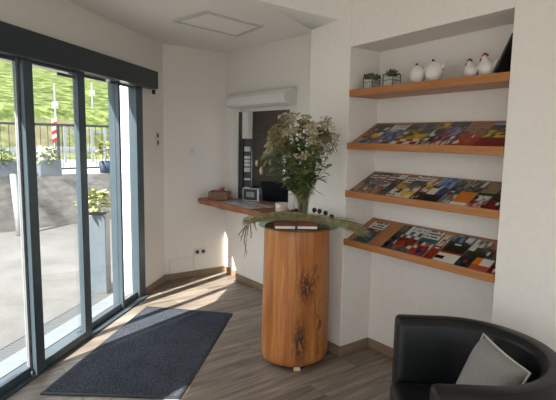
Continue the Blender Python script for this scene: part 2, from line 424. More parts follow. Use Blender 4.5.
# ceiling access hatch: a rim with a panel inside it
hc = [Vector((-.850, 3.98, 0)), Vector((-.385, 4.49, 0)), Vector((-.143, 4.06, 0)), Vector((-.530, 3.60, 0))]
cen = sum(hc, Vector()) / 4
hz = ceil_z(cen.x, cen.y)
ha = empty('ceiling_hatch', (cen.x, cen.y, hz))
tag(ha, 'flat square access hatch set in the white ceiling', 'hatch')
def on_c(p, dz): return Vector((p.x - cen.x, p.y - cen.y, ceil_z(p.x, p.y) - hz + dz))
mb = MB()
inn = [cen + (p - cen) * .90 for p in hc]
for i in range(4):
    j = (i + 1) % 4
    A, B, C_, E_ = hc[i], hc[j], inn[j], inn[i]
    lo = [mb.bm.verts.new(on_c(p, -.014)) for p in (A, B, C_, E_)]; hi = [mb.bm.verts.new(on_c(p, .002)) for p in (A, B, C_, E_)]
    mb.bm.faces.new(lo)
    for k in range(4): mb.bm.faces.new((lo[k], lo[(k + 1) % 4], hi[(k + 1) % 4], hi[k]))
mb.build('rim', plain('hatch_rim_grey', (.60, .585, .555), .6), ha)
mb = MB(); pn = [cen + (p - cen) * .885 for p in hc]
lo = [mb.bm.verts.new(on_c(p, -.008)) for p in pn]; hi = [mb.bm.verts.new(on_c(p, .002)) for p in pn]
mb.bm.faces.new(lo)
for k in range(4): mb.bm.faces.new((lo[k], lo[(k + 1) % 4], hi[(k + 1) % 4], hi[k]))
mb.build('panel', M['ceil'], ha)

# ------------------------------------------------------------------ baseboards
bh, bt = .068, .014
mb = MB(); dbox(mb, -.02, .455, .04, .04 + bt, 0, bh); struct(mb.build('baseboard_left', M['skirt'], bevel=.002))
mb = MB(); mb.box((0, -bt, 0), (LBL - .005, 0, bh), MBK); struct(mb.build('baseboard_back', M['skirt'], bevel=.002))
mb = MB(); wbox(mb, 0, .345, -bt, 0, 0, bh); wbox(mb, .345 - bt, 1.95, -.057 - bt, -.057, 0, bh); struct(mb.build('baseboard_middle', M['skirt'], bevel=.002))
mb = MB(); wbox(mb, 1.969 - bt, nu0 + bt, nv0 - bt, nv0, 0, bh); wbox(mb, nu0, nu0 + bt, nv0, nv1 - bt, 0, bh)
wbox(mb, nu0, nu1, nv1 - bt, nv1, 0, bh); wbox(mb, nu1 - bt, nu1, nv0, nv1 - bt, 0, bh); wbox(mb, nu1 - bt, 6.4, nv0 - bt, nv0, 0, bh)
struct(mb.build('baseboard_right', M['skirt'], bevel=.002))

# ------------------------------------------------------------------ glass door front
door = empty('door_1', D(-.9, 0)); struct(door)
inv = Matrix.Translation(-D(-.9, 0))
def dpart(mb, name, mat, **k):
    o = mb.build(name, mat, door, **k); o.matrix_parent_inverse = Matrix.Translation(-D(-.9, 0)); return o
for (s0, s1, o0, o1) in ((-1.70, -1.614, .054, .09), (-1.135, -1.045, .05, .09), (-.487, -.455, -.04, .055), (-.15, -.02, -.03, .05), (-2.45, -2.38, -.1, 0)):
    mb = MB(); dbox(mb, s0, s1, o0, o1, 0, 2.02); dpart(mb, 'post', M['frame'], bevel=.003)
mb = MB(); dbox(mb, -1.72, -1.68, .034, .0535, .03, 2.0); dpart(mb, 'guide_rail', M['galv'])
for (s0, s1, o) in ((-2.38, -1.72, .045), (-1.618, -1.135, .072), (-1.12, -.487, .02), (-.455, -.15, .01)):
    mb = MB(); dbox(mb, s0, s1, o - .005, o + .005, .05, 1.985); dpart(mb, 'pane', M['glass'])
    mb = MB(); dbox(mb, s0, s1, o - .016, o + .016, .014, .07); dpart(mb, 'bottom_rail', M['frame'], bevel=.003)
    mb = MB(); dbox(mb, s0, s1, o - .012, o + .012, 1.975, 2.02); dpart(mb, 'top_rail', M['frame'], bevel=.003)
mb = MB(); dbox(mb, -2.45, -.02, -.09, .095, 0, .014); dpart(mb, 'threshold', M['frame'])
BX = dict(s0=-2.7, s1=.16, o0=.04, o1=.13, z0=1.995, z1=2.160)
mb = MB(); dbox(mb, BX['s0'], BX['s1'], BX['o0'], BX['o1'], BX['z0'], BX['z1']); hb = dpart(mb, 'drive_housing', M['box'], bevel=.006)
mb = MB(); dbox(mb, .10, .125, .09, .115, 1.945, 1.986); dpart(mb, 'end_stop', M['black'])
mb = MB(); dbox(mb, -.76, -.735, .095, .12, 1.96, 1.986); dpart(mb, 'motion_sensor', M['white_plastic'])
mb = MB(); dbox(mb, -1.30, -1.14, .04, .055, 1.945, 1.965); dpart(mb, 'closer_arm', M['black'])

# small switches on the door wall
def switch(name, mtx, w, h, label, cat, buttons):
    e = empty(name); e.matrix_world = mtx; tag(e, label, cat)
    mb = MB(); mb.box((-w / 2, -.010, -h / 2), (w / 2, 0, h / 2)); mb.build('plate', M['white_plastic'], e, bevel=.003)
    for (x, z, bw, bh_, mt, nm) in buttons:
        mb = MB(); mb.box((x - bw / 2, -.016, z - bh_ / 2), (x + bw / 2, -.009, z + bh_ / 2)); mb.build(nm, M[mt], e, bevel=.002)
    return e
RD = math.atan2(DD.y, DD.x)
switch('door_control', Matrix.Translation(D(.31, .04, 1.518)) @ Matrix.Rotation(RD, 4, 'Z'), .075, .15, 'small white control plate with two dark knobs beside the glass door', 'switch',
       ((0, .035, .028, .04, 'darkgrey', 'knob'), (0, -.035, .028, .04, 'darkgrey', 'knob')))
RB = math.atan2(BD.y, BD.x)
def bk(x, z): return Matrix.Translation(LB + BD * x + Vector((0, 0, z))) @ Matrix.Rotation(RB, 4, 'Z')
switch('light_switch', bk(.33, 1.39), .055, .08, 'small white light switch on the back wall', 'switch', ((0, 0, .038, .055, 'white_plastic', 'rocker'),))
so = empty('wall_socket'); so.matrix_world = bk(.415, .275); tag(so, 'white double wall socket low on the back wall', 'socket')
mb = MB(); mb.box((-.078, -.010, -.04), (.078, 0, .04)); mb.build('plate', M['white_plastic'], so, bevel=.003)
for x in (-.036, .036):
    mb = MB(); mb.lathe([(.021, 0), (.021, .004), (.018, .004)], seg=20); o = mb.build('outlet', M['darkgrey'], so); o.rotation_euler = (math.pi / 2, 0, 0); o.location = (x, -.0095, 0)
ap = empty('access_panel'); ap.matrix_world = bk(.20, .138); tag(ap, 'flat white access cover at the foot of the back wall', 'cover')
mb = MB(); mb.box((-.14, -.006, -.085), (.14, 0, .085)); mb.build('cover_plate', M['wall'], ap, bevel=.003)
mb = MB()
for (a, b) in (((-.145, -.09), (.145, -.085)), ((-.145, .085), (.145, .09)), ((-.145, -.085), (-.14, .085)), ((.14, -.085), (.145, .085))): mb.box((a[0], -.009, a[1]), (b[0], 0, b[1]))
mb.build('rim', M['white_plastic'], ap)

# ------------------------------------------------------------------ reception window
win = empty('window_1', W(wu0, 0, wz0)); struct(win); win.rotation_euler = (0, 0, AR)
def wp(mb, name, mat, **k): return mb.build(name, mat, win, **k)
ww, wh = wu1 - wu0, wz1 - wz0
mb = MB(); mb.box((.0005, .012, .06), (.014, .05, wh - .05)); wp(mb, 'frame', M['darkgrey'])
mb = MB(); mb.box((ww - .01, -.01, .06), (ww + .075, .0, wh)); mb.box((-.06, -.01, .06), (-.001, 0, wh)); wp(mb, 'casing', M['white_plastic'], bevel=.002)
mb = MB(); mb.box((0, .03, wh - .05), (ww, .07, wh)); wp(mb, 'frame_head', M['white_plastic'])
# shutter housing with a rounded face
sb = empty('shutter_housing', W(.235, 0, 1.855)); sb.rotation_euler = (0, 0, AR)
tag(sb, 'white rolled shutter housing above the reception hatch', 'shutter')
L_ = 1.01
prof = [(0, 0), (-.085, 0), (-.125, .02), (-.14, .055), (-.135, .10), (-.11, .135), (-.07, .15), (0, .15)]
mb = MB()
a = [mb.bm.verts.new((.012, y, z)) for y, z in prof]; b = [mb.bm.verts.new((L_ - .012, y, z)) for y, z in prof]
mb.bm.faces.new(a); mb.bm.faces.new(b[::-1])
for i in range(len(prof)): j = (i + 1) % len(prof); mb.bm.faces.new((a[i], a[j], b[j], b[i]))
mb.build('casing', M['white_plastic'], sb)
for x in (0, L_ - .014):
    mb = MB()
    pe = [(y * 1.04, z * 1.03 - .003) for y, z in prof]
    a = [mb.bm.verts.new((x, y, z)) for y, z in pe]; b = [mb.bm.verts.new((x + .014, y, z)) for y, z in pe]
    mb.bm.faces.new(a); mb.bm.faces.new(b[::-1])
    for i in range(len(pe)): j = (i + 1) % len(pe); mb.bm.faces.new((a[i], a[j], b[j], b[i]))
    mb.build('end_cap', M['white_plastic'], sb)

# office behind the hatch
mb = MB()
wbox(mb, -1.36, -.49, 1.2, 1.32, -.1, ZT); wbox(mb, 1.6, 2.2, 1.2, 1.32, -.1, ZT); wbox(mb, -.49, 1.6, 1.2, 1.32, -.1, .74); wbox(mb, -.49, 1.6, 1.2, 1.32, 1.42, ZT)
wbox(mb, 2.1, 2.2, .14, 1.2, -.1, .3); wbox(mb, 2.1, 2.2, .14, 1.2, 2.4, ZT); wbox(mb, 2.1, 2.2, .14, .25, .3, 2.4); wbox(mb, 2.1, 2.2, 1.15, 1.2, .3, 2.4)  # right side, its unseen opening added to brighten the office
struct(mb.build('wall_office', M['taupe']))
mb = MB(); wbox(mb, -1.36, -1.24, .0, 1.2, -.1, ZT); wbox(mb, -1.24, -.34, .0, .14, -.1, ZT); struct(mb.build('wall_side', M['wall']))
mb = MB(); wbox(mb, -1.36, 2.2, .14, 1.32, 2.46, 2.5); struct(mb.build('ceiling_office', M['ceil']))
w2 = empty('window_2', W(.555, 1.2, .74)); struct(w2); w2.rotation_euler = (0, 0, AR)  # widened to the right, out of view, to let more light into the office
mb = MB(); mb.box((-1.045, -.01, 0), (1.045, .06, .03)); mb.box((-1.045, -.01, .65), (1.045, .06, .68)); mb.box((-1.045, -.01, .03), (-1.015, .06, .65)); mb.box((1.015, -.01, .03), (1.045, .06, .65)); mb.build('frame', M['white_plastic'], w2)
mb = MB(); mb.box((-1.015, .02, .03), (1.015, .03, .65)); mb.build('pane', M['glass'], w2)

# counter slab with a waney front edge
ct = 0.880
mb = MB()
front = []
for i in range(33):
    u_ = -.005 + i * (1.955 + .005) / 32
    front.append((u_, -.350 + .012 * math.sin(u_ * 9) + .006 * math.sin(u_ * 23 + 1)))
n_ = len(front); zt, zb = ct, ct - .062
vt = [mb.bm.verts.new(MW @ Vector((x, y + .01, zt))) for x, y in front]; vm = [mb.bm.verts.new(MW @ Vector((x, y - .006, zt - .02))) for x, y in front]; vb = [mb.bm.verts.new(MW @ Vector((x, y + .022, zb))) for x, y in front]
bt_ = [mb.bm.verts.new(MW @ Vector((x if i else x + .03, -.003, zt))) for i, (x, y) in enumerate(front)]; bb_ = [mb.bm.verts.new(MW @ Vector((x if i else x + .03, -.003, zb))) for i, (x, y) in enumerate(front)]
for i in range(n_ - 1):
    for A, B in ((vt, vm), (vm, vb), (vb, bb_), (bt_, vt), (bb_, bt_)): mb.bm.faces.new((A[i], A[i + 1], B[i + 1], B[i]))
for i in (0, n_ - 1): mb.bm.faces.new((vt[i], vm[i], vb[i], bb_[i], bt_[i]))
mb.box((wu0 + .002, -.004, zb), (wu1 - .002, .139, zt), MW)
cs = mb.build('reception_counter', M['counter'], origin=tuple(W(.9, -.16, ct)))
cs.data.transform(Matrix.Rotation(-AR, 4, 'Z')); cs.rotation_euler = (0, 0, AR)
tag(cs, 'reddish wooden counter slab with waney edge under the reception hatch', 'counter')
mb = MB(); wbox(mb, -1.2, 1.6, .36, 1.1, .77, .80); wbox(mb, -1.18, -1.14, .40, 1.08, 0, .77); wbox(mb, 1.5, 1.54, .38, 1.08, 0, .77)
tag(mb.build('office_desk', M['black']), 'black desk in the dark office behind the hatch', 'desk')

# ---- things on the counter
def wempty(name, u_, v_, z_, rz=0): e = empty(name, W(u_, v_, z_), AR + rz); return e
bx = wempty('wooden_box', .185, -.185, ct + .001, .75)
tag(bx, 'small brown wooden box at the left end of the reception counter', 'box')
def tray(mb, w, d, h, t=.008):
    mb.box((-w / 2, -d / 2, 0), (w / 2, d / 2, t)); mb.box((-w / 2, -d / 2, t), (w / 2, -d / 2 + t, h)); mb.box((-w / 2, d / 2 - t, t), (w / 2, d / 2, h)); mb.box((-w / 2, -d / 2 + t, t), (-w / 2 + t, d / 2 - t, h)); mb.box((w / 2 - t, -d / 2 + t, t), (w / 2, d / 2 - t, h)); return mb
mb = MB(); tray(mb, .21, .15, .085); bxo = mb.build('box_body', M['wicker'], bx)
rp = wempty('red_cloth', .19, -.185, ct + .012, .75)
tag(rp, 'folded dull red cloth sticking out of the wooden box', 'cloth')
mb = MB(); mb.ball((0, 0, .055), .07, 3, (1.0, .75, .55)); 
for v in mb.bm.verts: v.co += Vector((.012 * math.sin(v.co.y * 70), 0, .016 * math.sin(v.co.x * 60 + v.co.y * 40)))
mb.build('cloth_fold', plain('dull_red_cloth', (.22, .07, .055), .9, vary=.3, scale=30), rp, smooth=True)
mb = MB(); mb.tube([(0, 0, .07), (.03, -.01, .10), (.06, -.01, .118)], [.02, .016, .006], 8); mb.build('cloth_corner', plain('dull_red_corner', (.26, .08, .06), .9), rp, smooth=True)

# printed leaflets -----------------------------------------------------------
def lerp(a, b, t): return tuple(x + (y - x) * t for x, y in zip(a, b))
def cover_fn(bands, seed, dark=.6):
    """bands: (v0, v1, colour, colour2, mode) from the bottom (0) to the top (1) of the cover."""
    rnd = random.Random(seed)
    lat = [[rnd.random() for _ in range(8)] for _ in range(10)]
    pal = [(.82, .80, .76), (.82, .80, .76), (.02, .02, .025), (.48, .09, .06), (.66, .48, .14), (.10, .22, .45)]
    patch = []
    for _ in range(5):
        px_, py_, pw, ph = rnd.uniform(0, .8), rnd.uniform(0, .85), rnd.uniform(.12, .34), rnd.uniform(.06, .16)
        patch.append((px_, py_, px_ + pw, py_ + ph, rnd.choice(pal), rnd.random() < .4))
    def noise(x, y):
        gx, gy = x * 6.99, y * 8.99; a, b = int(gx), int(gy); fx, fy = gx - a, gy - b
        a2, b2 = min(a + 1, 7), min(b + 1, 9)
        return (lat[b][a] * (1 - fx) + lat[b][a2] * fx) * (1 - fy) + (lat[b2][a] * (1 - fx) + lat[b2][a2] * fx) * fy
    def fn(x, y, i, j):
        for v0, v1, c1, c2, mode in bands:
            if v0 <= y <= v1:
                if mode == 'flat': return c1
                if mode == 'text': return c2 if (j % 2 == 0 and .12 < x < .9 and rnd.random() < .8) else c1
                if mode == 'photo':
                    for x0, y0, x1, y1, c, rd in patch:
                        if x0 <= x <= x1 and y0 <= y <= y1:
                            if not rd or ((x - (x0 + x1) / 2) / (x1 - x0)) ** 2 + ((y - (y0 + y1) / 2) / (y1 - y0)) ** 2 < .25: return c
                    k = min(1, max(0, (noise(x, y) - .32) * 2.6))
                    return lerp(c1, c2, k)
                if mode == 'left': return c2 if x < .42 else c1
                if mode == 'tiles': return c2 if ((i // 3) + (j // 3)) % 2 else c1
        return (.5, .5, .5)
    return fn
def leaflet_mesh(w, h, t, fn, nx=13, ny=19):
    mb = MB()
    for i in range(nx):
        for j in range(ny):
            x0, x1, y0, y1 = w * (i / nx - .5), w * ((i + 1) / nx - .5), h * j / ny, h * (j + 1) / ny
            mb.face([(x0, y0, t), (x1, y0, t), (x1, y1, t), (x0, y1, t)], fn((i + .5) / nx, (j + .5) / ny, i, j))
    x0, x1 = -w / 2, w / 2
    for q in ([(x0, 0, 0), (x1, 0, 0), (x1, 0, t), (x0, 0, t)], [(x1, 0, 0), (x1, h, 0), (x1, h, t), (x1, 0, t)], [(x1, h, 0), (x0, h, 0), (x0, h, t), (x1, h, t)], [(x0, h, 0), (x0, 0, 0), (x0, 0, t), (x0, h, t)], [(x0, 0, 0), (x0, h, 0), (x1, h, 0), (x1, 0, 0)]):
        mb.face(q, (.55, .53, .5))
    return mb
K = dict(w=(.84, .82, .77), bk=(.018, .018, .024), dg=(.045, .075, .035), g=(.15, .24, .07), y=(.80, .45, .05), o=(.62, .19, .05), r=(.46, .035, .04), b=(.09, .20, .48), lb=(.46, .58, .74), br=(.19, .095, .05), be=(.60, .47, .33), gy=(.34, .34, .34), t=(.08, .32, .34), pk=(.62, .28, .20), ye=(.82, .66, .10), dr=(.24, .04, .05))

# counter leaflets
def counter_leaflet(u_, v_, rz, w, h, t, bands, label, seed, z=ct + .001, name='leaflet'):
    mb = leaflet_mesh(w, h, t, cover_fn(bands, seed))
    o = mb.build(name, M['cover']); o.location = W(u_, v_, z); o.rotation_euler = (0, 0, AR + rz)
    return tag(o, label, 'leaflet', 'papers on the reception counter')
counter_leaflet(.70, -.325, 0, .62, .29, .004, [(0, 1, (.62, .62, .66), K['gy'], 'flat')], 'wide grey printed desk mat lying on the reception counter', 3, name='desk_mat')
counter_leaflet(.66, -.315, .15, .20, .25, .003, [(0, .12, K['w'], K['lb'], 'flat'), (.12, .5, K['w'], K['lb'], 'text'), (.5, .8, K['lb'], K['w'], 'flat'), (.8, 1, K['w'], K['lb'], 'flat')], 'pale blue and white leaflet on the grey desk mat', 4, ct + .0055)
counter_leaflet(.92, -.33, -.1, .20, .25, .003, [(0, .15, K['w'], K['pk'], 'flat'), (.15, .6, K['w'], K['pk'], 'text'), (.6, .75, K['pk'], K['w'], 'flat'), (.75, 1, K['w'], K['w'], 'flat')], 'white leaflet with red print near the right end of the grey desk mat', 5, ct + .0055)

# office things
rk = wempty('leaflet_rack', .335, .075, ct + .001, .62)
tag(rk, 'tall narrow black rack of white papers at the left of the reception hatch', 'rack')
mb = MB(); mb.box((-.052, 0, 0), (.052, .008, .655)); mb.box((-.052, -.03, 0), (-.046, 0, .655)); mb.box((.046, -.03, 0), (.052, 0, .655)); mb.box((-.046, -.03, 0), (.046, 0, .02)); mb.build('rack_body', M['black'], rk)
for i, (z, h) in enumerate(((.52, .05), (.44, .03), (.40, .03), (.36, .03), (.30, .045), (.21, .02), (.115, .02))):
    mb = MB(); mb.box((-.030, -.022, z), (.036, -.005, z + h)); mb.build('paper_stack', M['sheet'], rk)
fd = wempty('framed_display', .47, .03, ct + .001, .55)
tag(fd, 'small black display with pale rim on the counter in front of the paper rack', 'display')
mb = MB(); mb.box((-.085, -.012, 0), (.085, .012, .13)); mb.build('casing', M['black'], fd, bevel=.006)
mb = MB()
for q in (((-.088, -.014, .0), (-.081, .014, .132)), ((.081, -.014, .0), (.088, .014, .132)), ((-.081, -.014, 0), (.081, .014, .007)), ((-.081, -.014, .125), (.081, .014, .132))): mb.box(*q)
mb.build('rim', M['sheet'], fd)
mb = MB(); mb.box((-.045, -.015, .04), (.045, -.0125, .095)); mb.build('screen', M['screen'], fd)
lp = wempty('laptop', .17, .60, .801, .55)
tag(lp, 'open black laptop seen from behind on the office desk', 'laptop')
mb = MB(); mb.box((-.17, 0, 0), (.17, .24, .018)); mb.build('keyboard_base', M['black'], lp, bevel=.004)
mb = MB(); mb.box((-.17, -.008, 0), (.17, .004, .24)); o = mb.build('screen_lid', plain('laptop_lid', (.02, .024, .034), .35), lp, bevel=.004); o.location = (0, 0, .018); o.rotation_euler = (math.radians(20), 0, 0)
for k, (u_, h) in enumerate(((-.58, .10), (.62, .2))):
    e = wempty('file_box', u_, .86, .801)
    tag(e, ('low' if not k else 'tall') + ' black file box ' + ('left' if not k else 'right') + ' of the laptop on the office desk', 'file box')
    mb = MB(); mb.box((-.12, -.1, 0), (.12, .1, h)); mb.build('box_body', M['black'], e, bevel=.004)
    mb = MB(); mb.box((-.04, -.104, h * .5), (.04, -.099, h * .75)); mb.build('label_plate', M['darkgrey'], e)

# ------------------------------------------------------------------ display shelves
e = W(nu0, nv0, 0)
def shelf_prism(name, zft, zbt, lip, label, th=.045):
    o = empty(name, W(nu0, nv0, zft), AR); tag(o, label, 'shelf', None)
    ln = nu1 - nu0 - .002; dp = nv1 - nv0 - .002
    mb = MB()
    pr_ = [(.012, -.012), (dp, zbt - zft), (dp, zbt - zft - .022), (.012, -.034)] if lip else [(0.0, 0), (dp, 0), (dp, -th), (0.0, -th)]
    a = [mb.bm.verts.new((.001, y, z)) for y, z in pr_]; b = [mb.bm.verts.new((ln, y, z)) for y, z in pr_]
    mb.bm.faces.new(a); mb.bm.faces.new(b[::-1])
    for i in range(4): j = (i + 1) % 4; mb.bm.faces.new((a[i], a[j], b[j], b[i]))
    mb.build('board', M['pine'], o, bevel=.002)
    if lip:
        mb = MB(); mb.box((.001, -.006, -th), (ln, .0118, 0)); mb.build('front_lip', M['pine'], o, bevel=.003)
    return o
SH = {1: (1.886, 1.886), 2: (1.527, 1.669), 3: (1.200, 1.324), 4: (.861, .986)}
fs_ = shelf_prism('flat_shelf', 1.880, 1.880, False, 'flat pine shelf at the top of the niche holding the hens')
fs_.rotation_euler = (0, -.016, AR)
shelf_prism('display_shelf', *SH[2], True, 'slanted pine shelf of brochures right below the flat top shelf')
shelf_prism('display_shelf', *SH[3], True, 'slanted pine shelf in the middle, fully covered with brochures')
shelf_prism('display_shelf', *SH[4], True, 'lowest slanted pine shelf with bare wood showing between brochures')

def on_shelf(k, u_, w, h, t, bands, label, seed, lift=0.0, rz=0, up=0.0, name='brochure', grp=None, nx=13, ny=19):
    zf, zb = SH[k]; u_ = nu0 + (u_ - 2.385) * 1.028; w *= 1.028
    ang = math.atan2(zb - zf + .012, (nv1 - nv0) - .014)
    mb = leaflet_mesh(w, h, t, cover_fn(bands, seed), nx, ny)
    o = mb.build(name, M['cover'])
    base = MW @ Vector((u_, nv0 + .0125, zf - .012))
    o.matrix_world = Matrix.Translation(base) @ Matrix.Rotation(AR, 4, 'Z') @ Matrix.Rotation(ang, 4, 'X') @ Matrix.Translation((0, .002 + up, .0012 + lift)) @ Matrix.Rotation(rz, 4, 'Z')
    return tag(o, label, 'brochure', grp)
g2, g3, g4 = 'brochures on the upper slanted shelf', 'brochures on the middle slanted shelf', 'brochures on the lowest slanted shelf'
# upper slanted shelf (left to right)
on_shelf(2, 2.50, .145, .28, .006, [(0, .22, K['bk'], K['lb'], 'photo'), (.22, .55, K['br'], K['ye'], 'photo'), (.55, 1, K['bk'], K['br'], 'photo')], 'dark brochure with a golden picture, leftmost on the upper slanted shelf', 11, grp=g2)
on_shelf(2, 2.653, .12, .26, .006, [(0, .3, K['bk'], K['lb'], 'photo'), (.3, .72, K['b'], K['lb'], 'photo'), (.72, 1, K['w'], K['lb'], 'text')], 'blue brochure with a white heading on the upper slanted shelf', 12, grp=g2)
on_shelf(2, 2.825, .205, .285, .006, [(0, .28, K['w'], K['r'], 'tiles'), (.28, .7, K['g'], K['ye'], 'photo'), (.7, 1, K['dg'], K['gy'], 'photo')], 'meadow green brochure with white lower band on the upper slanted shelf', 13, grp=g2)
on_shelf(2, 3.005, .135, .28, .006, [(0, .3, K['bk'], K['w'], 'photo'), (.3, .75, K['dg'], K['w'], 'photo'), (.75, 1, K['g'], K['ye'], 'photo')], 'dark green and white brochure in the middle of the upper slanted shelf', 14, grp=g2)
on_shelf(2, 3.075, .11, .285, .004, [(0, .15, K['w'], K['o'], 'photo'), (.15, .8, K['lb'], K['r'], 'photo'), (.8, 1, K['bk'], K['gy'], 'text')], 'pale brochure with red dots overlapping its green neighbour, upper slanted shelf', 15, lift=.0075, grp=g2)
on_shelf(2, 3.205, .14, .275, .006, [(0, .5, K['pk'], K['o'], 'photo'), (.5, .75, K['gy'], K['be'], 'photo'), (.75, 1, K['be'], K['o'], 'text')], 'orange and beige brochure left of the large red one', 16, grp=g2)
on_shelf(2, 3.368, .175, .275, .007, [(0, .3, K['r'], (.36, .05, .05), 'flat'), (.3, .36, K['dr'], K['r'], 'flat'), (.36, .68, K['g'], K['ye'], 'photo'), (.68, .9, K['dg'], K['g'], 'photo'), (.9, 1, K['lb'], K['w'], 'flat')], 'wide red and green landscape brochure, rightmost on the upper slanted shelf', 17, grp=g2)
# middle slanted shelf
S3 = [(.10, [(0, .45, K['br'], K['be'], 'photo'), (.45, .75, K['bk'], K['gy'], 'photo'), (.75, .9, K['r'], K['w'], 'text'), (.9, 1, K['dg'], K['gy'], 'photo')], 'dark magazine with red title, first from the left on the middle shelf', .28),
      (.085, [(0, .4, K['be'], K['bk'], 'photo'), (.4, .75, K['gy'], K['be'], 'photo'), (.75, .92, K['r'], K['w'], 'text'), (.92, 1, K['bk'], K['gy'], 'flat')], 'beige magazine with red title, second from the left on the middle shelf', .275),
      (.10, [(0, .3, K['o'], K['be'], 'photo'), (.3, .7, K['gy'], K['w'], 'photo'), (.7, .9, K['r'], K['w'], 'text'), (.9, 1, K['br'], K['be'], 'photo')], 'grey magazine with orange foot, third from the left on the middle shelf', .27),
      (.06, [(0, .8, K['bk'], K['gy'], 'photo'), (.8, 1, K['w'], K['gy'], 'flat')], 'narrow black folder beside the white one on the middle shelf', .27),
      (.105, [(0, .2, K['w'], K['bk'], 'text'), (.2, .42, K['w'], K['bk'], 'photo'), (.42, .7, K['o'], K['ye'], 'photo'), (.7, 1, K['w'], K['gy'], 'text')], 'white brochure with an orange picture on the middle shelf', .27),
      (.10, [(0, .32, K['ye'], K['w'], 'photo'), (.32, .5, K['w'], K['gy'], 'photo'), (.5, .8, K['bk'], K['gy'], 'photo'), (.8, 1, K['w'], K['gy'], 'text')], 'white and black brochure with a yellow foot on the middle shelf', .275),
      (.10, [(0, .35, K['bk'], K['dg'], 'photo'), (.35, .5, K['w'], K['r'], 'photo'), (.5, .75, K['ye'], K['dg'], 'photo'), (.75, 1, K['w'], K['r'], 'photo')], 'green and yellow brochure with a black foot on the middle shelf', .27),
      (.12, [(0, .28, K['bk'], K['dg'], 'photo'), (.28, .5, K['b'], K['w'], 'left'), (.5, .62, K['w'], K['dg'], 'photo'), (.62, 1, K['lb'], K['b'], 'photo')], 'blue brochure near the centre of the middle shelf', .28),
      (.10, [(0, .4, K['gy'], K['w'], 'photo'), (.4, .7, K['dg'], K['gy'], 'photo'), (.7, 1, K['be'], K['dg'], 'photo')], 'grey and dark green brochure left of the yellow one', .28),
      (.10, [(0, .1, K['w'], K['ye'], 'flat'), (.1, .55, K['y'], K['ye'], 'flat'), (.55, .75, K['bk'], K['gy'], 'photo'), (.75, 1, K['w'], K['dg'], 'photo')], 'brochure with a bright yellow lower half on the middle shelf', .275),
      (.12, [(0, .2, K['pk'], K['w'], 'photo'), (.2, .45, K['gy'], K['w'], 'photo'), (.45, .6, K['dg'], K['g'], 'photo'), (.6, 1, K['be'], (.5, .44, .36), 'photo')], 'beige topped brochure second from the right on the middle shelf', .28),
      (.09, [(0, .3, K['dr'], K['r'], 'photo'), (.3, .75, K['dg'], K['bk'], 'photo'), (.75, 1, K['t'], K['gy'], 'photo')], 'dark red and green brochure, rightmost on the middle shelf', .27)]
uu = 2.405
tot = sum(s_[0] for s_ in S3); gap = (3.45 - 2.405 - tot) / (len(S3) - 1)
for i, (w, bands, lab, h) in enumerate(S3):
    lf = .0 if gap >= 0 else (.006 if i % 2 else 0)
    on_shelf(3, uu + w / 2, w, h, .0045, bands, lab, 30 + i, lift=lf, grp=g3, nx=11); uu += w + gap
# lowest slanted shelf
on_shelf(4, 2.515, .13, .255, .006, [(0, .45, K['dg'], K['t'], 'photo'), (.45, .7, K['bk'], K['gy'], 'photo'), (.7, 1, K['w'], K['t'], 'text')], 'green and white brochure under the grass tips at the left end', 51, grp=g4)
on_shelf(4, 2.735, .09, .28, .005, [(0, 1, K['bk'], K['gy'], 'photo')], 'narrow black brochure tucked under the colourful one on the lowest shelf', 52, grp=g4)
on_shelf(4, 2.83, .13, .275, .005, [(0, .2, K['pk'], K['t'], 'photo'), (.2, .55, K['o'], K['br'], 'photo'), (.55, .8, K['w'], K['gy'], 'tiles'), (.8, 1, K['w'], K['lb'], 'text')], 'white headed brochure with an orange crowd picture on the lowest shelf', 53, lift=.0065, grp=g4)
on_shelf(4, 2.945, .115, .275, .005, [(0, .25, K['b'], K['o'], 'photo'), (.25, .55, K['r'], K['w'], 'photo'), (.55, .68, K['t'], K['w'], 'flat'), (.68, 1, K['w'], K['t'], 'text')], 'white, teal and red brochure right of the crowd picture', 54, lift=.0, grp=g4)
on_shelf(4, 3.04, .05, .265, .005, [(0, .5, K['o'], K['r'], 'photo'), (.5, 1, K['w'], K['be'], 'photo')], 'narrow orange and white leaflet on the lowest shelf', 55, grp=g4)
on_shelf(4, 3.145, .135, .28, .006, [(0, .1, K['w'], K['gy'], 'flat'), (.1, .22, K['w'], K['bk'], 'left'), (.22, .3, K['w'], K['r'], 'flat'), (.3, .36, K['o'], K['r'], 'flat'), (.36, .75, K['dg'], K['bk'], 'photo'), (.75, 1, K['lb'], K['dg'], 'photo')], 'mountain brochure with a white foot and orange stripe on the lowest shelf', 56, grp=g4)
on_shelf(4, 3.265, .095, .27, .005, [(0, .25, K['t'], K['bk'], 'photo'), (.25, .6, K['dg'], K['g'], 'photo'), (.6, .72, K['g'], K['w'], 'left'), (.72, 1, K['w'], K['gy'], 'photo')], 'dark green brochure right of the mountain one on the lowest shelf', 57, grp=g4)
on_shelf(4, 3.355, .10, .20, .005, [(0, .2, K['pk'], K['w'], 'flat'), (.2, .55, K['w'], K['y'], 'left'), (.55, 1, K['gy'], K['bk'], 'photo')], 'white and yellow brochure second from the right on the lowest shelf', 58, lift=.0065, grp=g4)
on_shelf(4, 3.42, .075, .24, .005, [(0, .45, K['dr'], K['r'], 'photo'), (.45, 1, K['bk'], K['gy'], 'photo')], 'dark red brochure at the right end of the lowest shelf', 59, lift=.0, grp=g4)

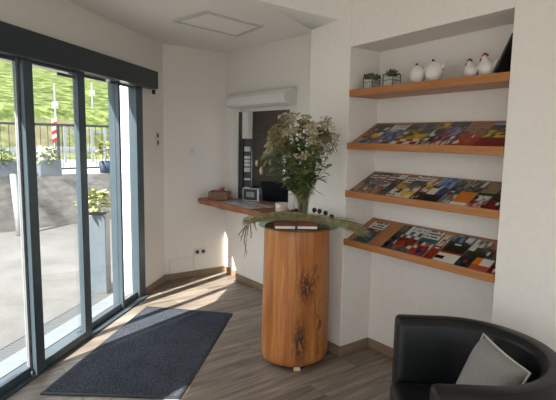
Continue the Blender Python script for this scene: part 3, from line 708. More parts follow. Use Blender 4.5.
# ------------------------------------------------------------------ top shelf: plants, guinea fowl, hens, frame
zt1 = 1.8812
def zs(u_): return zt1 + (u_ - nu0) * .016
def cube_planter(u_, label, spiky):
    e_ = wempty('potted_succulent', u_, -.40, zs(u_)); tag(e_, label, 'plant', 'succulents on the top shelf')
    s_ = .038; h = .075
    mb = MB(); mb.box((-s_ + .003, -s_ + .003, .003), (s_ - .003, s_ - .003, h * .78)); mb.build('pot', M['potfill'], e_, bevel=.003)
    mb = MB()
    for x in (-s_, s_):
        for y in (-s_, s_): mb.box((x - .0022, y - .0022, 0), (x + .0022, y + .0022, h))
    for z in (.002, h * .5, h):
        for q in (((-s_, -s_), (s_, -s_)), ((-s_, s_), (s_, s_)), ((-s_, -s_), (-s_, s_)), ((s_, -s_), (s_, s_))):
            mb.box((min(q[0][0], q[1][0]) - .002, min(q[0][1], q[1][1]) - .002, z - .002), (max(q[0][0], q[1][0]) + .002, max(q[0][1], q[1][1]) + .002, z + .002))
    mb.build('wire_frame', M['wire'], e_)
    mb = MB()
    rnd = random.Random(int(u_ * 100))
    if spiky:
        for k in range(16):
            a = k * 2.4; el = .35 + .9 * (k / 16)
            mb.leaf((0, 0, h * .7), (math.cos(a) * math.cos(el), math.sin(a) * math.cos(el), math.sin(el)), .062, .02, curl=-.1, th=.003)
    else:
        for k in range(46):
            x, y = rnd.uniform(-.036, .036), rnd.uniform(-.036, .036)
            mb.ball((x, y, h * .8 + rnd.uniform(0, .028)), rnd.uniform(.008, .013), 1, (1, 1, 1.2))
    mb.build('leaves', M['succ'], e_, smooth=True)
cube_planter(2.510, 'bushy succulent in a wire cube, leftmost on the top shelf', False)
cube_planter(2.678, 'spiky succulent in a wire cube, second on the top shelf', True)

def bird_body(mb, s_, tail=True, neck=0):
    prof = [(.0, 0), (.022, .0), (.034, .012), (.043, .034), (.045, .055), (.038, .078), (.026, .097), (.014, .108), (.004, .112)]
    mb.lathe([(r * s_, z * s_) for r, z in prof[1:]], seg=22)
    for v in mb.bm.verts:
        v.co.x *= 1.08
        if tail and v.co.x > 0: v.co.x *= 1 + .25 * (v.co.z / (.1 * s_))
    return mb
def guinea(u_, s_, label):
    e_ = wempty('ceramic_bird', u_, -.385, zs(u_)); tag(e_, label, 'figurine', 'ceramic birds on the top shelf')
    mb = MB(); bird_body(mb, s_); mb.build('body', M['ceramic'], e_, smooth=True)
    mb = MB(); mb.tube([(-.006 * s_, 0, .100 * s_), (-.008 * s_, 0, .116 * s_), (-.012 * s_, 0, .122 * s_)], [.010 * s_, .0085 * s_, .004 * s_], 10); mb.build('head', M['darkgrey'], e_, smooth=True)
    mb = MB(); mb.tube([(.040 * s_, 0, .055 * s_), (.060 * s_, 0, .085 * s_), (.070 * s_, 0, .104 * s_)], [.012 * s_, .007 * s_, .003 * s_], 8); mb.build('tail', M['ceramic'], e_, smooth=True)
guinea(2.862, 1.0, 'white egg-shaped ceramic bird with dark head, left one of the pair')
guinea(2.978, 1.08, 'white egg-shaped ceramic bird with dark head and raised tail, right one of the pair')
def hen(u_, s_, label):
    e_ = wempty('ceramic_hen', u_, -.39, zs(u_)); tag(e_, label, 'figurine', 'ceramic hens on the top shelf')
    mb = MB(); prof = [(.024, 0), (.036, .012), (.042, .03), (.040, .048), (.030, .064), (.020, .078), (.015, .09), (.008, .1), (.002, .103)]
    mb.lathe([(r * s_, z * s_) for r, z in prof], seg=22)
    for v in mb.bm.verts:
        t_ = v.co.z / (.1 * s_); v.co.x -= .018 * s_ * max(0, t_ - .45) / .55
    mb.build('body', M['ceramic'], e_, smooth=True)
    mb = MB(); mb.tube([(.03 * s_, 0, .035 * s_), (.047 * s_, 0, .065 * s_), (.050 * s_, 0, .092 * s_)], [.014 * s_, .009 * s_, .003 * s_], 8); mb.build('tail', M['ceramic'], e_, smooth=True)
    mb = MB()
    for x, z, r in ((-.030, .101, .0055), (-.021, .107, .0075), (-.011, .107, .0075), (-.002, .101, .006)): mb.ball((x * s_, 0, z * s_), r * s_, 2, (1, .6, 1))
    mb.build('comb', M['red'], e_, smooth=True)
    mb = MB(); mb.ball((-.034 * s_, -.004 * s_, .078 * s_), .0065 * s_, 2, (.7, .7, 1.5)); mb.build('wattle', M['red'], e_, smooth=True)
    mb = MB(); mb.tube([(-.028 * s_, 0, .09 * s_), (-.042 * s_, 0, .087 * s_)], [.004 * s_, .0008 * s_], 8); mb.build('beak', M['cone'], e_, smooth=True)
hen(3.222, .92, 'smaller white ceramic hen with red comb on the top shelf')
hen(3.313, 1.08, 'larger white ceramic hen with red comb next to the black frame')
fr = wempty('leaning_board', 3.473, -.33, zs(3.43))
tag(fr, 'black framed panel leaning against the right side of the niche', 'frame')
# seen edge-on: leans on the right niche wall, foot out to the left
mb = MB(); mb.box((-.011, -.10, 0), (.0, .12, .205)); o = mb.build('panel', M['black'], fr, bevel=.002); o.location = (-.093, 0, .005); o.rotation_euler = (0, math.radians(25), 0)
mb = MB(); mb.box((-.0135, -.075, .015), (-.0112, -.05, .06)); o = mb.build('plate', M['galv'], fr); o.location = (-.093, 0, .005); o.rotation_euler = (0, math.radians(25), 0)

# ------------------------------------------------------------------ the trunk pedestal
LC = Vector((.132, 3.335, 0)); LT = .957
lg = empty('log_pedestal', LC); tag(lg, 'tall varnished tree trunk used as a pedestal on the floor', 'pedestal')
def wob(a, z):
    return 1 + .022 * math.sin(2 * a + .6) + .014 * math.sin(3 * a + 1.1 + z * 1.5) + .008 * math.sin(7 * a + 2 * z) + .035 * math.exp(-((a - 3.75) / .35) ** 2) * (1 - z * .4)
prof = [(.196, .024), (.210, .034), (.219, .06), (.218, .15), (.217, .3), (.215, .45), (.213, .6), (.210, .75), (.208, .88), (.207, LT - .006), (.202, LT)]
mb = MB()
rings_ = []
dense = []
for (r0, z0), (r1, z1) in zip(prof, prof[1:]):
    k = max(1, int((z1 - z0) / .04))
    for i in range(k): dense.append((r0 + (r1 - r0) * i / k, z0 + (z1 - z0) * i / k))
dense.append(prof[-1])
mb.lathe([(r * 1.065, z) for r, z in dense], seg=96, wob=wob); mb.build('trunk', M['log'], lg, smooth=False)
tr_ = kids(lg)[0]
for p in tr_.data.polygons: p.use_smooth = len(p.vertices) == 4
for a in (-1.5, .6, 2.7):
    mb = MB(); c = Vector((math.cos(a) * .185, math.sin(a) * .185, 0))
    mb.box((-.022, -.03, 0), (.022, .03, .026)); o = mb.build('wedge', M['counter'] if a > 0 else plain('pale_wedge', (.62, .45, .28), .6), lg); o.location = c; o.rotation_euler = (0, 0, a + math.pi / 2)

GZ = LT + .010
GC = LC + Vector((.012, -.015, 0))
mb = MB(); mb.lathe([(.271, 0), (.275, .002), (.275, .006), (.271, .008)], seg=96); gd = mb.build('glass_plate', M['discglass'], loc=(GC.x, GC.y, LT + .0015), smooth=False)
tag(gd, 'round clear glass plate lying on top of the trunk', 'glass plate')
ZG = LT + .0100

# notebook
nb = empty('guest_book', (.118, 3.20, ZG), .03); tag(nb, 'russet brown guest book with white pages on the glass plate', 'book')
mb = MB(); mb.box((-.14, -.085, .000), (.14, .085, .003)); mb.box((-.14, -.085, .019), (.14, .085, .022)); mb.box((-.14, .082, .003), (.14, .085, .019)); mb.build('cover', M['notebook'], nb, bevel=.001)
mb = MB(); mb.box((-.135, -.081, .003), (.135, .0818, .019)); mb.build('pages', plain('white_pages', (.8, .78, .74), .8), nb)
mb = MB(); mb.box((-.008, -.0885, -.0), (.008, -.0855, .0245)); mb.box((-.008, -.0855, .0222), (.008, .03, .0242)); mb.build('clasp', M['black'], nb)

# cream mug / candle jar
jr = empty('cream_jar', W(1.28, -.18, ct + .001)); tag(jr, 'small cream ceramic jar on the counter behind the grass sheaf', 'jar')
mb = MB(); mb.lathe([(.046, 0), (.054, .004), (.057, .04), (.058, .083), (.052, .085), (.050, .03), (.002, .028)], seg=32); mb.build('jar_body', M['cream'], jr, smooth=True)
mb = MB(); mb.lathe([(.049, .03), (.049, .066), (.002, .068)], seg=24); mb.build('wax', plain('pale_wax', (.68, .62, .5), .5), jr, smooth=True)

# ------------------------------------------------------------------ vase and bouquet
VC = Vector((.178, 3.385, ZG))
mb = MB(); mb.lathe([(.040, 0), (.044, .004), (.043, .05), (.038, .12), (.040, .22), (.047, .29), (.044, .29), (.037, .22), (.035, .12), (.039, .05), (.039, .012), (.002, .010)], seg=40)
vs_ = mb.build('glass_vase', M['vaseglass'], loc=VC, smooth=True); tag(vs_, 'clear glass vase holding the wild flowers on the glass plate', 'vase')

rnd = random.Random(5)
def stalk_path(foot, tip, bend=.35, n=9):
    f, t_ = Vector(foot), Vector(tip); mid = Vector((f.x + (t_.x - f.x) * .18, f.y + (t_.y - f.y) * .18, f.z + .26))
    pts = []
    for i in range(n):
        s_ = i / (n - 1)
        pts.append(f * (1 - s_) ** 2 + mid * 2 * s_ * (1 - s_) + t_ * s_ * s_)
    return pts
stalks = []
def flower_stalk(name, tip, label, cat, grp, kind):
    a = rnd.uniform(0, 6.28); r = rnd.uniform(.0, .024)
    foot = (math.cos(a) * r, math.sin(a) * r, .014)
    tip_l = Vector(tip) - VC
    ex = Vector((tip_l.x, tip_l.y, 0)); 
    pts = stalk_path(foot, tip_l)
    e_ = empty(name, VC); tag(e_, label, cat, grp)
    mb = MB(); mb.tube(pts, [.0028 - .0016 * i / len(pts) for i in range(len(pts))], 5); st_ = mb.build('stem', M['stem'], e_, smooth=True)
    tp = pts[-1]; d = (pts[-1] - pts[-2]).normalized()
    if kind == 'umbel':
        mb = MB(); R_ = rnd.uniform(.032, .055)
        for k in range(rnd.randint(26, 38)):
            b_ = rnd.uniform(0, 6.28); rr = R_ * math.sqrt(rnd.random())
            side = d.cross(Vector((0, 0, 1)) if abs(d.z) < .9 else Vector((1, 0, 0))).normalized(); s2 = d.cross(side)
            q = tp + side * math.cos(b_) * rr + s2 * math.sin(b_) * rr + d * (.018 - 6 * rr * rr + rnd.uniform(-.006, .006))
            mb.tube([tp - d * .03, q], [.0008, .0006], 3, False)
            mb.ball(q, rnd.uniform(.0045, .0085), 1, (1, 1, .8))
        mb.build('flower_head', M['flower'] if rnd.random() < .65 else M['seed'], st_)
        nl = rnd.randint(2, 4)
    elif kind == 'plume':
        mb = MB()
        for k in range(46):
            s_ = rnd.random(); q = tp - d * (.14 * s_) + Vector((rnd.gauss(0, .011), rnd.gauss(0, .011), rnd.gauss(0, .006))) * (1 + s_)
            mb.ball(q, rnd.uniform(.003, .0055), 1, (1, 1, 1.3))
        mb.build('seed_head', M['plume'], st_); nl = 1
    else: nl = 7
    mb = MB()
    for k in range(nl):
        i = rnd.randint(4, 8) if kind != 'leafy' else min(8, 4 + k)
        b_ = rnd.uniform(0, 6.28); dv = Vector((math.cos(b_), math.sin(b_), rnd.uniform(-.25, .7)))
        mb.leaf(pts[i], dv, rnd.uniform(.055, .11), rnd.uniform(.02, .038), curl=rnd.uniform(.1, .5))
    mb.build('leaves', M['leaf'] if rnd.random() < .6 else M['leaf2'], st_, smooth=True)
    return e_
M['seed'] = plain('dry_seed_head', (.27, .20, .10), .8, vary=.3, scale=40)
M['plume'] = plain('pale_pink_plume', (.36, .27, .19), .8, vary=.25, scale=40)
BC = Vector((.130, 3.26, 1.475))
def clear(p):
    d_ = (p - O).dot(V) - (nv0 - .075)
    return p - V * d_ if d_ > 0 else p
for i in range(52):
    a = rnd.uniform(0, 6.28); rr = math.sqrt(rnd.random()); el = rnd.uniform(-.35, 1.0)
    x = math.cos(a) * rr * .235; y = math.sin(a) * rr * .17; z = .02 + .21 * el * (1.15 - rr * .45) 
    flower_stalk('flower_stalk', clear(BC + Vector((x, y, z))), 'cream flower head on a green stalk in the glass vase', 'flower', 'cream flower stalks in the vase', 'umbel')
for i in range(62):
    a = rnd.uniform(0, 6.28); rr = math.sqrt(rnd.random())
    flower_stalk('leafy_sprig', clear(BC + Vector((math.cos(a) * rr * .20, math.sin(a) * rr * .15, -.08 + rnd.uniform(-.13, .22)))), 'green leafy sprig low in the bouquet', 'sprig', 'leafy sprigs in the vase', 'leafy')
for i, (dx, dz) in enumerate(((.17, .22), (.20, .21), (.235, .16), (.26, .10), (.245, .05), (.20, .13))):
    flower_stalk('grass_plume', clear(BC + Vector((dx, rnd.uniform(-.05, .02), dz))), 'pinkish grass plume reaching out at the upper right of the bouquet', 'grass', 'plumes right of the bouquet', 'plume')
# three hanging seed pods at the left of the bouquet
hp = empty('quaking_grass', VC); tag(hp, 'thin stalk with three pale hanging pods left of the bouquet', 'grass')
path = [Vector((0, 0, .02)), Vector((-.02, 0, .2)), Vector((-.09, -.01, .42)), Vector((-.20, -.02, .48)), Vector((-.28, -.02, .465)), Vector((-.325, -.02, .43))]
mb = MB(); mb.tube(path, [.002, .002, .0015, .0012, .001, .0008], 5)
for p, q in ((path[3], Vector((-.235, -.02, .435))), (path[4], Vector((-.295, -.02, .38)))): mb.tube([p, (p + q) / 2 + Vector((-.008, 0, .006)), q], .0008, 4)
mb.build('stem', M['stem'], hp, smooth=True)
for q, s_ in ((Vector((-.236, -.02, .415)), 1), (Vector((-.296, -.02, .358)), 1.25), (Vector((-.328, -.02, .41)), 1)):
    mb = MB(); mb.ball(q, .014 * s_, 2, (.75, .75, 1.7)); mb.build('pod', M['flower'], hp, smooth=True)

# ------------------------------------------------------------------ dried grass sheaf lying across the plate
gs = empty('grass_sheaf', (GC.x, 3.34, ZG)); tag(gs, 'long sheaf of dried grass draped across the glass plate to the shelf', 'dried grass')
org = Vector((GC.x, 3.34, ZG))
ctrl = [(-.232, 3.28, .945), (-.218, 3.285, .965), (-.18, 3.29, .99), (-.10, 3.31, 1.005), (.02, 3.33, 1.012), (.14, 3.335, 1.012), (.27, 3.32, 1.005), (.385, 3.28, .995), (.48, 3.26, .975), (.555, 3.265, .945), (.635, 3.255, .915)]
ctrl = [Vector(c) for c in ctrl]
def cat(ps, s_):
    n = len(ps) - 1; f = min(max(s_ * n, 0), n - 1e-6); i = int(f); t_ = f - i
    p0, p1, p2, p3 = ps[max(i - 1, 0)], ps[i], ps[i + 1], ps[min(i + 2, n)]
    return .5 * ((2 * p1) + (p2 - p0) * t_ + (2 * p0 - 5 * p1 + 4 * p2 - p3) * t_ ** 2 + (-p0 + 3 * p1 - 3 * p2 + p3) * t_ ** 3)
def spread(s_): return .018 + .05 * max(0, (s_ - .66) / .34) ** 1.2 + .010 * max(0, (.3 - s_) / .3) + .012 * math.exp(-((s_ - .45) / .25) ** 2)
def strand(mb, s0, s1, r=.0018, n=12):
    a, b_ = rnd.gauss(0, .55), rnd.gauss(0, .5); pts = []
    for i in range(n):
        s_ = s0 + (s1 - s0) * i / (n - 1); c = cat(ctrl, s_); w = spread(s_)
        p = c + Vector((rnd.gauss(0, .001), b_ * w, a * w * .75))
        if -.14 < p.x < .40 and p.z < ZG + .004: p.z = ZG + .004
        if p.x > .46: 
            d_ = p - O; uu_, vv_ = d_.dot(U), d_.dot(V)
            zz = .861 + max(0, (vv_ - nv0)) * .44 + .02
            if uu_ > 2.36 and p.z < zz: p.z = zz
        pts.append(p - org)
    mb.tube(pts, [r] * (n - 2) + [r * .7, r * .3], 4)
mb = MB()
for i in range(80): strand(mb, rnd.uniform(0.12, .40), rnd.uniform(.7, 1.0))
mb.build('grey_green_stems', M['greengrass'], gs, smooth=True)
mb = MB()
for i in range(80): strand(mb, rnd.uniform(.05, .6), rnd.uniform(.84, 1.0), .0017)
mb.build('straw_stems', M['drygrass'], gs, smooth=True)
def ear(mb, p0, p1, n=26, w=.012, r=.0045):
    p0, p1 = Vector(p0) - org, Vector(p1) - org; d = (p1 - p0)
    mb.tube([p0, (p0 + p1) / 2 + Vector((0, 0, .003)), p1], [r * .7, r, r * .4], 6)
    for k in range(n):
        s_ = rnd.random(); q = p0 + d * s_; out = Vector((rnd.gauss(0, 1), rnd.gauss(0, 1), rnd.gauss(0, .8))).normalized()
        mb.tube([q, q + d.normalized() * .018 + out * w], [.0012, .0004], 3, False)
for k in range(6):          # bristly ears hanging over the left rim
    a = -.5 + k * .28; c = cat(ctrl, .03 + .035 * k)
    mb = MB(); ear(mb, c + Vector((.01, 0, 0)), c + Vector((-.034 + .013 * k, rnd.uniform(-.03, .01), -.058 - .016 * ((k * 2) % 5))), 26, .011)
    mb.build('grass_ear', M['greengrass'], gs, smooth=True)
mb = MB()                    # bristly ears bundled along the sheaf
for k in range(46):
    s_ = rnd.uniform(.10, .72); c = cat(ctrl, s_); c2 = cat(ctrl, max(0, s_ - .07))
    off = Vector((0, rnd.uniform(-.04, .02), rnd.uniform(.0, .030)))
    ear(mb, c + off, c2 + off + Vector((0, rnd.uniform(-.012, .012), rnd.uniform(-.004, .012))), 20, .014, .004)
bo_ = mb.build('bristly_ears', M['drygrass'], gs, smooth=True); bo_['kind'] = 'stuff'
mb = MB()
for (xa, za, l_) in ((-.225, .89, .16), (-.215, .80, .05)):
    mb.tube([Vector((-.20, 3.28, .96)) - org, Vector((xa, 3.275, za)) - org, Vector((xa + .008, 3.275, za - l_ * .5)) - org, Vector((xa + .004, 3.275, za - l_)) - org], [.0015, .002, .003, .001], 5)
mb.build('hanging_stalks', plain('grey_stalk', (.16, .16, .13), .8), gs, smooth=True)
# dark alder cones around the vase foot
for i, (x, y) in enumerate(((.250, 3.37), (.285, 3.36), (.325, 3.34), (.365, 3.31), (.10, 3.41), (.125, 3.42))):
    e_ = empty('alder_cone', (x, y, ZG)); tag(e_, 'small dark cone lying on the glass plate by the vase foot', 'cone', 'dark cones around the vase foot')
    hgt = (.085, .08, .07, .05, .065, .07)[i]
    mb = MB(); mb.tube([(0, 0, 0), (.004, 0, hgt)], [.003, .002], 5); mb.build('stalk', M['stem'], e_)
    mb = MB()
    for k in range(26):
        t_ = k / 26; zz = -.014 + .030 * t_; r = .013 * math.sqrt(max(0, 1 - (2 * t_ - 1) ** 2)) ; a = k * 2.4
        mb.ball((.004 + r * math.cos(a), r * math.sin(a), hgt + zz + .004), .0048, 1)
    mb.ball((.004, 0, hgt + .004), .012, 1, (1, 1, 1.15)); mb.build('scales', M['cone'], e_)

# ------------------------------------------------------------------ door mat
mc = [Vector((-1.405, 2.76)), Vector((-1.178, 4.309)), Vector((-.384, 4.169)), Vector((-.56, 2.735))]
cen2 = sum(mc, Vector((0, 0))) / 4
dm = empty('door_mat', (cen2.x, cen2.y, .001)); tag(dm, 'large dark blue-grey entrance mat on the floor by the glass door', 'mat')
def inset(f): return [((p - cen2) * f) for p in mc]
mb = MB(); mb.prism([tuple(p) for p in inset(.962)], 0, .009); mb.build('carpet', M['mat'], dm)
o_in, o_out = inset(.962), inset(1.0); mb = MB()
for i in range(4):
    j = (i + 1) % 4; mb.prism([tuple(o_out[i]), tuple(o_out[j]), tuple(o_in[j]), tuple(o_in[i])], 0, .007)
mb.build('rubber_edge', M['matedge'], dm)

# ------------------------------------------------------------------ tub armchair
ch = empty('tub_armchair', (.758, 1.895, 0), math.radians(-3)); tag(ch, 'black leather tub armchair in the right foreground', 'armchair')
Ro, Ri, xa = .385, .285, -.205
def upath(r, n=28, front=xa):
    pts = [(front, r)]
    for i in range(1, 5): pts.append((front * (1 - i / 5), r))
    for i in range(n + 1):
        a = math.pi / 2 - math.pi * i / n; pts.append((r * math.cos(a), r * math.sin(a)))
    for i in range(1, 5): pts.append((front * i / 5, -r))
    pts.append((front, -r)); return pts
def shell(r0, r1, zb, zt_, rz=.03):
    """U-shaped upholstered wall with a rounded top."""
    mb = MB(); A, B = upath(r1), upath(r0)
    rings = []
    for (xo, yo), (xi, yi) in zip(A, B):
        sec = []
        for (f, z) in ((0, zb), (0, zb + .12), (0, zt_ - rz), (.08, zt_ - rz * .35), (.25, zt_), (.75, zt_), (.92, zt_ - rz * .35), (1, zt_ - rz), (1, zb + .12), (1, zb)):
            sec.append(mb.bm.verts.new((xo + (xi - xo) * f, yo + (yi - yo) * f, z)))
        rings.append(sec)
    for a, b_ in zip(rings, rings[1:]):
        for k in range(10): mb.bm.faces.new((a[k], a[(k + 1) % 10], b_[(k + 1) % 10], b_[k]))
    mb.bm.faces.new(rings[0]); mb.bm.faces.new(rings[-1][::-1])
    return mb
o = shell(Ri, Ro, .06, .722).build('back_and_arms', M['leather'], ch, smooth=True, bevel=.022, bseg=3)
mb = MB()
pts = [(xa - .005, Ri - .004)] + [((Ri - .004) * math.cos(math.pi / 2 - math.pi * i / 24), (Ri - .004) * math.sin(math.pi / 2 - math.pi * i / 24)) for i in range(25)] + [(xa - .005, -Ri + .004)]
mb.prism(pts, .10, .30); mb.build('seat_base', M['leather'], ch)
mb = MB(); pts2 = [(xa - .03, Ri - .012)] + [((Ri - .012) * math.cos(math.pi / 2 - math.pi * i / 24), (Ri - .012) * math.sin(math.pi / 2 - math.pi * i / 24)) for i in range(25)] + [(xa - .03, -Ri + .012)]
mb.prism(pts2, .302, .43); mb.build('seat_cushion', M['leather'], ch, bevel=.03, bseg=4)
for x in (xa + .05, .22):
    for y in (-.25, .25):
        yy = y if x < 0 else y * .7
        mb = MB(); mb.lathe([(.018, 0), (.022, .06)], (x, yy, 0), 16); mb.build('foot', M['black'], ch)

# cushion: a square pillow standing on a corner against the back
cu = empty('scatter_cushion', (.868, 1.885, .425)); tag(cu, 'grey scatter cushion with pale piping on the black armchair', 'cushion')
S_ = .152
mb = MB(); n = 14; top = [[None] * (n + 1) for _ in range(n + 1)]; bot = [[None] * (n + 1) for _ in range(n + 1)]
for i in range(n + 1):
    for j in range(n + 1):
        x, y = 2 * i / n - 1, 2 * j / n - 1
        puff = .058 * ((1 - x ** 4) * (1 - y ** 4)) ** .6
        pinch = 1 - .07 * ((1 - abs(x)) if abs(y) > .99 else 0) - .07 * ((1 - abs(y)) if abs(x) > .99 else 0)
        X, Y = x * S_ * (1 - .05 * (1 - y * y) * abs(x)), y * S_ * (1 - .05 * (1 - x * x) * abs(y))
        wr = .004 * math.sin(7 * x + 4 * y) * (1 - x * x) * (1 - y * y)
        top[i][j] = mb.bm.verts.new((X, Y, puff + wr))
        bot[i][j] = top[i][j] if (i in (0, n) or j in (0, n)) else mb.bm.verts.new((X, Y, -puff))
for i in range(n):
    for j in range(n):
        mb.bm.faces.new((top[i][j], top[i + 1][j], top[i + 1][j + 1], top[i][j + 1]))
        q = (bot[i][j], bot[i][j + 1], bot[i + 1][j + 1], bot[i + 1][j]); mb.bm.faces.new(q)
edge = [(-S_ + 2 * S_ * i / 10, -S_) for i in range(11)] + [(S_, -S_ + 2 * S_ * i / 10) for i in range(1, 11)] + [(S_ - 2 * S_ * i / 10, S_) for i in range(1, 11)] + [(-S_, S_ - 2 * S_ * i / 10) for i in range(1, 11)]
e1 = Vector((.055, -.32, -.03)).normalized(); e2 = Vector((.12, .02, .31)); e2 = (e2 - e1 * e2.dot(e1)).normalized(); e3 = e1.cross(e2)
CM = Matrix.Translation((0, 0, .145)) @ Matrix((e1, e2, e3)).transposed().to_4x4()
co = mb.build('pillow', M['cushion'], cu, smooth=True); co.matrix_local = CM
mb = MB()
ep = []
for x, y in edge:
    xx, yy = x / S_, y / S_
    ep.append((x * (1 - .05 * (1 - yy * yy) * abs(xx)), y * (1 - .05 * (1 - xx * xx) * abs(yy)), 0))
mb.tube(ep, .005, 6); po = mb.build('piping', M['piping'], cu, smooth=True); po.matrix_local = CM

# ================================================================== OUTSIDE
# forecourt
mb = MB(); mb.box((-40, -30, -.14), (40, 60, -.02)); g = mb.build('ground', M['paving']); struct(g)
# drain channel in front of the door
dr = empty('drain_channel', D(-.9, -.30)); tag(dr, 'long slotted steel drain channel along the outside of the door', 'drain')
def dpart2(mb, name, mat): 
    o = mb.build(name, mat, dr); o.matrix_parent_inverse = Matrix.Translation(-D(-.9, -.30)); return o
mb = MB(); dbox(mb, -2.6, -.05, -.43, -.27, -.02, -.008); dpart2(mb, 'tray', M['steel'])
mb = MB()
for i in range(101): s_ = -2.58 + i * .0248; dbox(mb, s_, s_ + .013, -.42, -.28, -.008, .0)
dbox(mb, -2.6, -.05, -.435, -.42, -.008, .002); dbox(mb, -2.6, -.05, -.28, -.265, -.008, .002)
dpart2(mb, 'grating', M['steel'])
mb = MB(); dbox(mb, -2.38, .17, -.262, -.102, -.02, .012); struct(mb.build('trim_1', plain('sill_metal', (.15, .17, .185), .5)))

# retaining wall line
WP = Vector((-4.398, 7.634, 0)); WD = Vector((.664, .747, 0)).normalized(); WNN = Vector((-WD.y, WD.x, 0))
MR = Matrix.Translation(WP) @ Matrix.Rotation(math.atan2(WD.y, WD.x), 4, 'Z')
rw = MB(); rw.box((-12, 0, -.1), (14, .28, .85), MR); o = rw.build('retaining_wall', M['concrete'], origin=tuple(WP)); tag(o, 'grey board-marked concrete retaining wall beyond the forecourt', 'wall')
mb = MB(); mb.box((-30, .285, .60), (40, 7.2, .75), MR); struct(mb.build('road', plain('road_asphalt', (.27, .27, .27), .9, vary=.25, scale=2)))
# hillside
def hill_z(x, y):
    b_ = .72 + .55 * (y - 7) if y < 10.5 else 2.645 + .175 * (y - 10.5)
    return b_ + .18 * math.sin(x * .31 + y * .2) * min(1, max(0, y - 7) / 8)
mb = MB(); nxh, nyh = 60, 34; hv = []
for i in range(nxh + 1):
    row = []
    for j in range(nyh + 1):
        x = -55 + 120 * i / nxh; y = 7.0 + 75 * (j / nyh) ** 1.8
        z = hill_z(x, y)
        row.append(mb.bm.verts.new(MR @ Vector((x, y, z))))
    hv.append(row)
for i in range(nxh):
    for j in range(nyh): mb.bm.faces.new((hv[i][j], hv[i + 1][j], hv[i + 1][j + 1], hv[i][j + 1]))
struct(mb.build('hillside', M['grass'], smooth=True))
def rr_(u_, v_, z): return MR @ Vector((u_, v_, z))
RW = math.atan2(WD.y, WD.x)
# railing on the wall
rl = empty('railing', rr_(2, .265, .85), RW); tag(rl, 'dark metal railing of thin bars on top of the retaining wall', 'railing')
mb = MB(); mb.box((-9, -.02, .84), (10, .02, .88)); mb.build('top_rail', M['railmetal'], rl)
mb = MB(); mb.box((-9, -.015, .08), (10, .015, .11)); mb.build('bottom_rail', M['railmetal'], rl)
for k in range(10):
    x = -8.9 + k * 2.0; mb = MB(); mb.box((x - .02, -.02, 0), (x + .02, .02, .84)); mb.build('post', M['railmetal'], rl)
mb = MB()
for k in range(150):
    x = -8.95 + k * .125; mb.tube([(x, 0, .11), (x, 0, .84)], .006, 5, False)
bo = mb.build('bars', M['railmetal'], rl); bo['kind'] = 'stuff'
# road barrier
gr = empty('road_barrier', rr_(2, 4.6, .75), RW); tag(gr, 'pale steel crash barrier along the road behind the railing', 'barrier')
mb = MB(); mb.box((-14, -.03, .32), (7, .03, .46)); mb.box((-14, -.05, .36), (7, -.03, .42)); mb.build('beam', M['galv'], gr)
for k in range(8):
    x = -13.5 + 2.7 * k; mb = MB(); mb.box((x - .04, .03, 0), (x + .04, .09, .46)); mb.build('post', M['galv'], gr)

# warning marker and masts
def px_free(u_, v_, z): return rr_(u_, v_, z)
mk = empty('marker_board', Vector((-6.25, 13.75, .75)), 0.3); tag(mk, 'red and white striped warning board on a post by the road', 'marker')
mb = MB(); mb.tube([(0, .03, 0), (0, .03, 1.16)], .03, 10); mb.build('post', M['galv'], mk)
mb = MB(); hB, wB = .66, .13
for k in range(6):
    z0 = .55 + k * hB / 6; cc = (.75, .73, .7) if k % 2 else (.6, .05, .03)
    mb.face([(-wB / 2, -.006, z0), (wB / 2, -.006, z0 + .06 if True else z0), (wB / 2, -.006, z0 + .06 + hB / 6), (-wB / 2, -.006, z0 + hB / 6)], cc)
    mb.face([(-wB / 2, .006, z0), (-wB / 2, .006, z0 + hB / 6), (wB / 2, .006, z0 + .06 + hB / 6), (wB / 2, .006, z0 + .06)], (.4, .4, .4))
    mb.face([(-wB / 2, -.006, z0), (-wB / 2, -.006, z0 + hB / 6), (-wB / 2, .006, z0 + hB / 6), (-wB / 2, .006, z0)], (.4, .4, .4))
    mb.face([(wB / 2, -.006, z0 + .06), (wB / 2, .006, z0 + .06), (wB / 2, .006, z0 + .06 + hB / 6), (wB / 2, -.006, z0 + .06 + hB / 6)], (.4, .4, .4))
mb.build('board', attr_mat('striped_board', .5), mk)
def mast(loc, h, zb, label):
    e_ = empty('mast', loc); tag(e_, label, 'post')
    mb = MB(); mb.tube([(0, 0, 0), (0, 0, h)], .035, 8); mb.build('pole', M['galv'], e_)
    mb = MB(); mb.box((-.09, -.05, zb), (.09, .05, zb + .15)); mb.build('box', M['white_plastic'], e_, bevel=.01)
    mb = MB(); mb.tube([(-.12, 0, zb - .05), (.12, 0, zb - .05)], .015, 6); mb.build('crossbar', M['galv'], e_)
mast(Vector((-7.82, 17.33, 1.75)), 1.5, .75, 'thin pale mast with a small white box, left on the meadow')
mast(Vector((-7.7, 20.47, 2.6)), 1.05, .6, 'thin pale mast with a small white box, right on the meadow')
fn = empty('paddock_fence', rr_(5.1, 5.2, .75), RW); tag(fn, 'short pale slatted fence at the road edge', 'fence')
for z in (.35, .85): mb = MB(); mb.box((-1.6, -.02, z), (1.6, .02, z + .07)); mb.build('rail', M['galv'], fn)
for k in range(9):
    x = -1.6 + k * .4; mb = MB(); mb.box((x - .035, -.04, 0), (x + .035, -.02, 1.05)); mb.build('picket', M['galv'], fn)

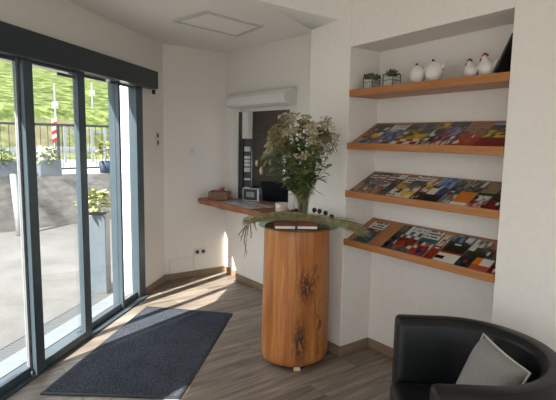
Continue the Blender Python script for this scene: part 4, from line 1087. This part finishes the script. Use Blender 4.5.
# planters
def bush(mb, c, rx, ry, rz, n, L, rn):
    for k in range(n):
        a = rn.uniform(0, 6.28); t_ = rn.uniform(-.2, 1); rr2 = math.sqrt(max(0, 1 - t_ * t_)) * rn.uniform(.5, 1)
        p = Vector(c) + Vector((math.cos(a) * rr2 * rx, math.sin(a) * rr2 * ry, t_ * rz))
        mb.leaf(p, Vector((math.cos(a), math.sin(a), rn.uniform(-.2, 1))), L * rn.uniform(.7, 1.3), L * .45, curl=.3)
def planter_box(u_, w, label, flower, rn):
    e_ = empty('planter_box', rr_(u_, .115, .85), RW); tag(e_, label, 'planter', 'planter boxes on the retaining wall')
    mb = MB(); tray(mb, w, .26, .26, .02); mb.build('box', M['planter'], e_, bevel=.006)
    mb = MB(); mb.box((-w / 2 + .02, -.11, .02), (w / 2 - .02, .11, .22)); mb.build('soil', M['cone'], e_)
    mb = MB(); bush(mb, (0, 0, .24), w * .45, .13, .2, 120, .11, rn); mb.build('foliage', M['leaf2'], e_, smooth=True)
    if flower:
        mb = MB()
        for k in range(50): mb.ball((rn.uniform(-w * .5, w * .15), rn.uniform(-.12, .1), rn.uniform(.26, .50)), .022, 1)
        mb.build('blossoms', plain('white_blossom', (.8, .8, .78), .8), e_)
rn = random.Random(3)
planter_box(.84, .36, 'grey planter box with white blossoms on the retaining wall', True, rn)
planter_box(.10, .46, 'bare looking grey planter box at the left end of the retaining wall', False, rn)
# tall planter next to the door
tp = empty('tall_planter', Vector((-1.80, 4.785, -.02)), math.radians(8)); tag(tp, 'tall blue-grey planter with a leafy plant right outside the door', 'planter')
mb = MB(); tray(mb, .22, .22, .80, .015); mb.build('pot', M['planter'], tp, bevel=.006)
mb = MB(); mb.box((-.095, -.095, .70), (.095, .095, .77)); mb.build('soil', M['cone'], tp)
mb = MB(); bush(mb, (0, 0, .86), .12, .12, .15, 150, .09, rn); mb.build('foliage', plain('yellow_green_leaf', (.33, .36, .14), .6, vary=.3, scale=15), tp, smooth=True)
# plant pot further back on the wall
bp_ = empty('potted_shrub', rr_(1.90, .115, .85), RW); tag(bp_, 'yellowish shrub in a dark blue pot on the retaining wall', 'plant')
mb = MB(); mb.lathe([(.10, 0), (.13, .22), (.115, .22), (.1, .16), (.002, .16)], seg=24); mb.build('pot', plain('dark_blue_pot', (.03, .05, .10), .4), bp_, smooth=True)
mb = MB(); bush(mb, (0, 0, .3), .14, .14, .26, 110, .12, rn); mb.build('foliage', plain('yellowish_leaf', (.30, .30, .08), .6, vary=.3), bp_, smooth=True)
# leaning pole
mb = MB(); mb.tube([(-4.0, 7.477, -.02), (-4.215, 7.76, .90)], .05, 14); o = mb.build('leaning_pole', M['galv'], origin=(-4.0, 7.477, -.02), smooth=True); tag(o, 'pale metal pole leaning against the retaining wall', 'pole')

# ------------------------------------------------------------------ light
w = bpy.data.worlds.new('sky'); sc.world = w; w.use_nodes = True
bg = w.node_tree.nodes['Background']; bg.inputs[0].default_value = (.88, .94, 1.0, 1); bg.inputs[1].default_value = 1.45
sun = bpy.data.lights.new('sun', 'SUN'); sun.energy = 9.6; sun.angle = math.radians(.53); sun.color = (1, .95, .87)
so_ = bpy.data.objects.new('sun', sun); COL.objects.link(so_)
tel = .954; hd = Vector((.566, .825, 0)).normalized(); sd = Vector((hd.x, hd.y, -tel)).normalized()
so_.rotation_euler = sd.to_track_quat('-Z', 'Y').to_euler(); so_.location = (-6, -6, 8)

# ------------------------------------------------------------------ camera
cam = bpy.data.cameras.new('camera'); co_ = bpy.data.objects.new('camera', cam); COL.objects.link(co_)
cam.sensor_width = 36; cam.lens = 36 * 490 / 556; cam.clip_start = .05; cam.clip_end = 300
pit = math.atan(62 / 490)
co_.matrix_world = Matrix.Translation((0, 0, 1.55)) @ Matrix.Rotation(math.pi / 2 - pit, 4, 'X') @ Matrix.Rotation(math.radians(1.0), 4, 'Z')
sc.camera = co_
vs = sc.view_settings; vs.view_transform = 'Standard'; vs.look = 'None'; vs.gamma = 1; vs.use_curve_mapping = False; vs.exposure = 1.05
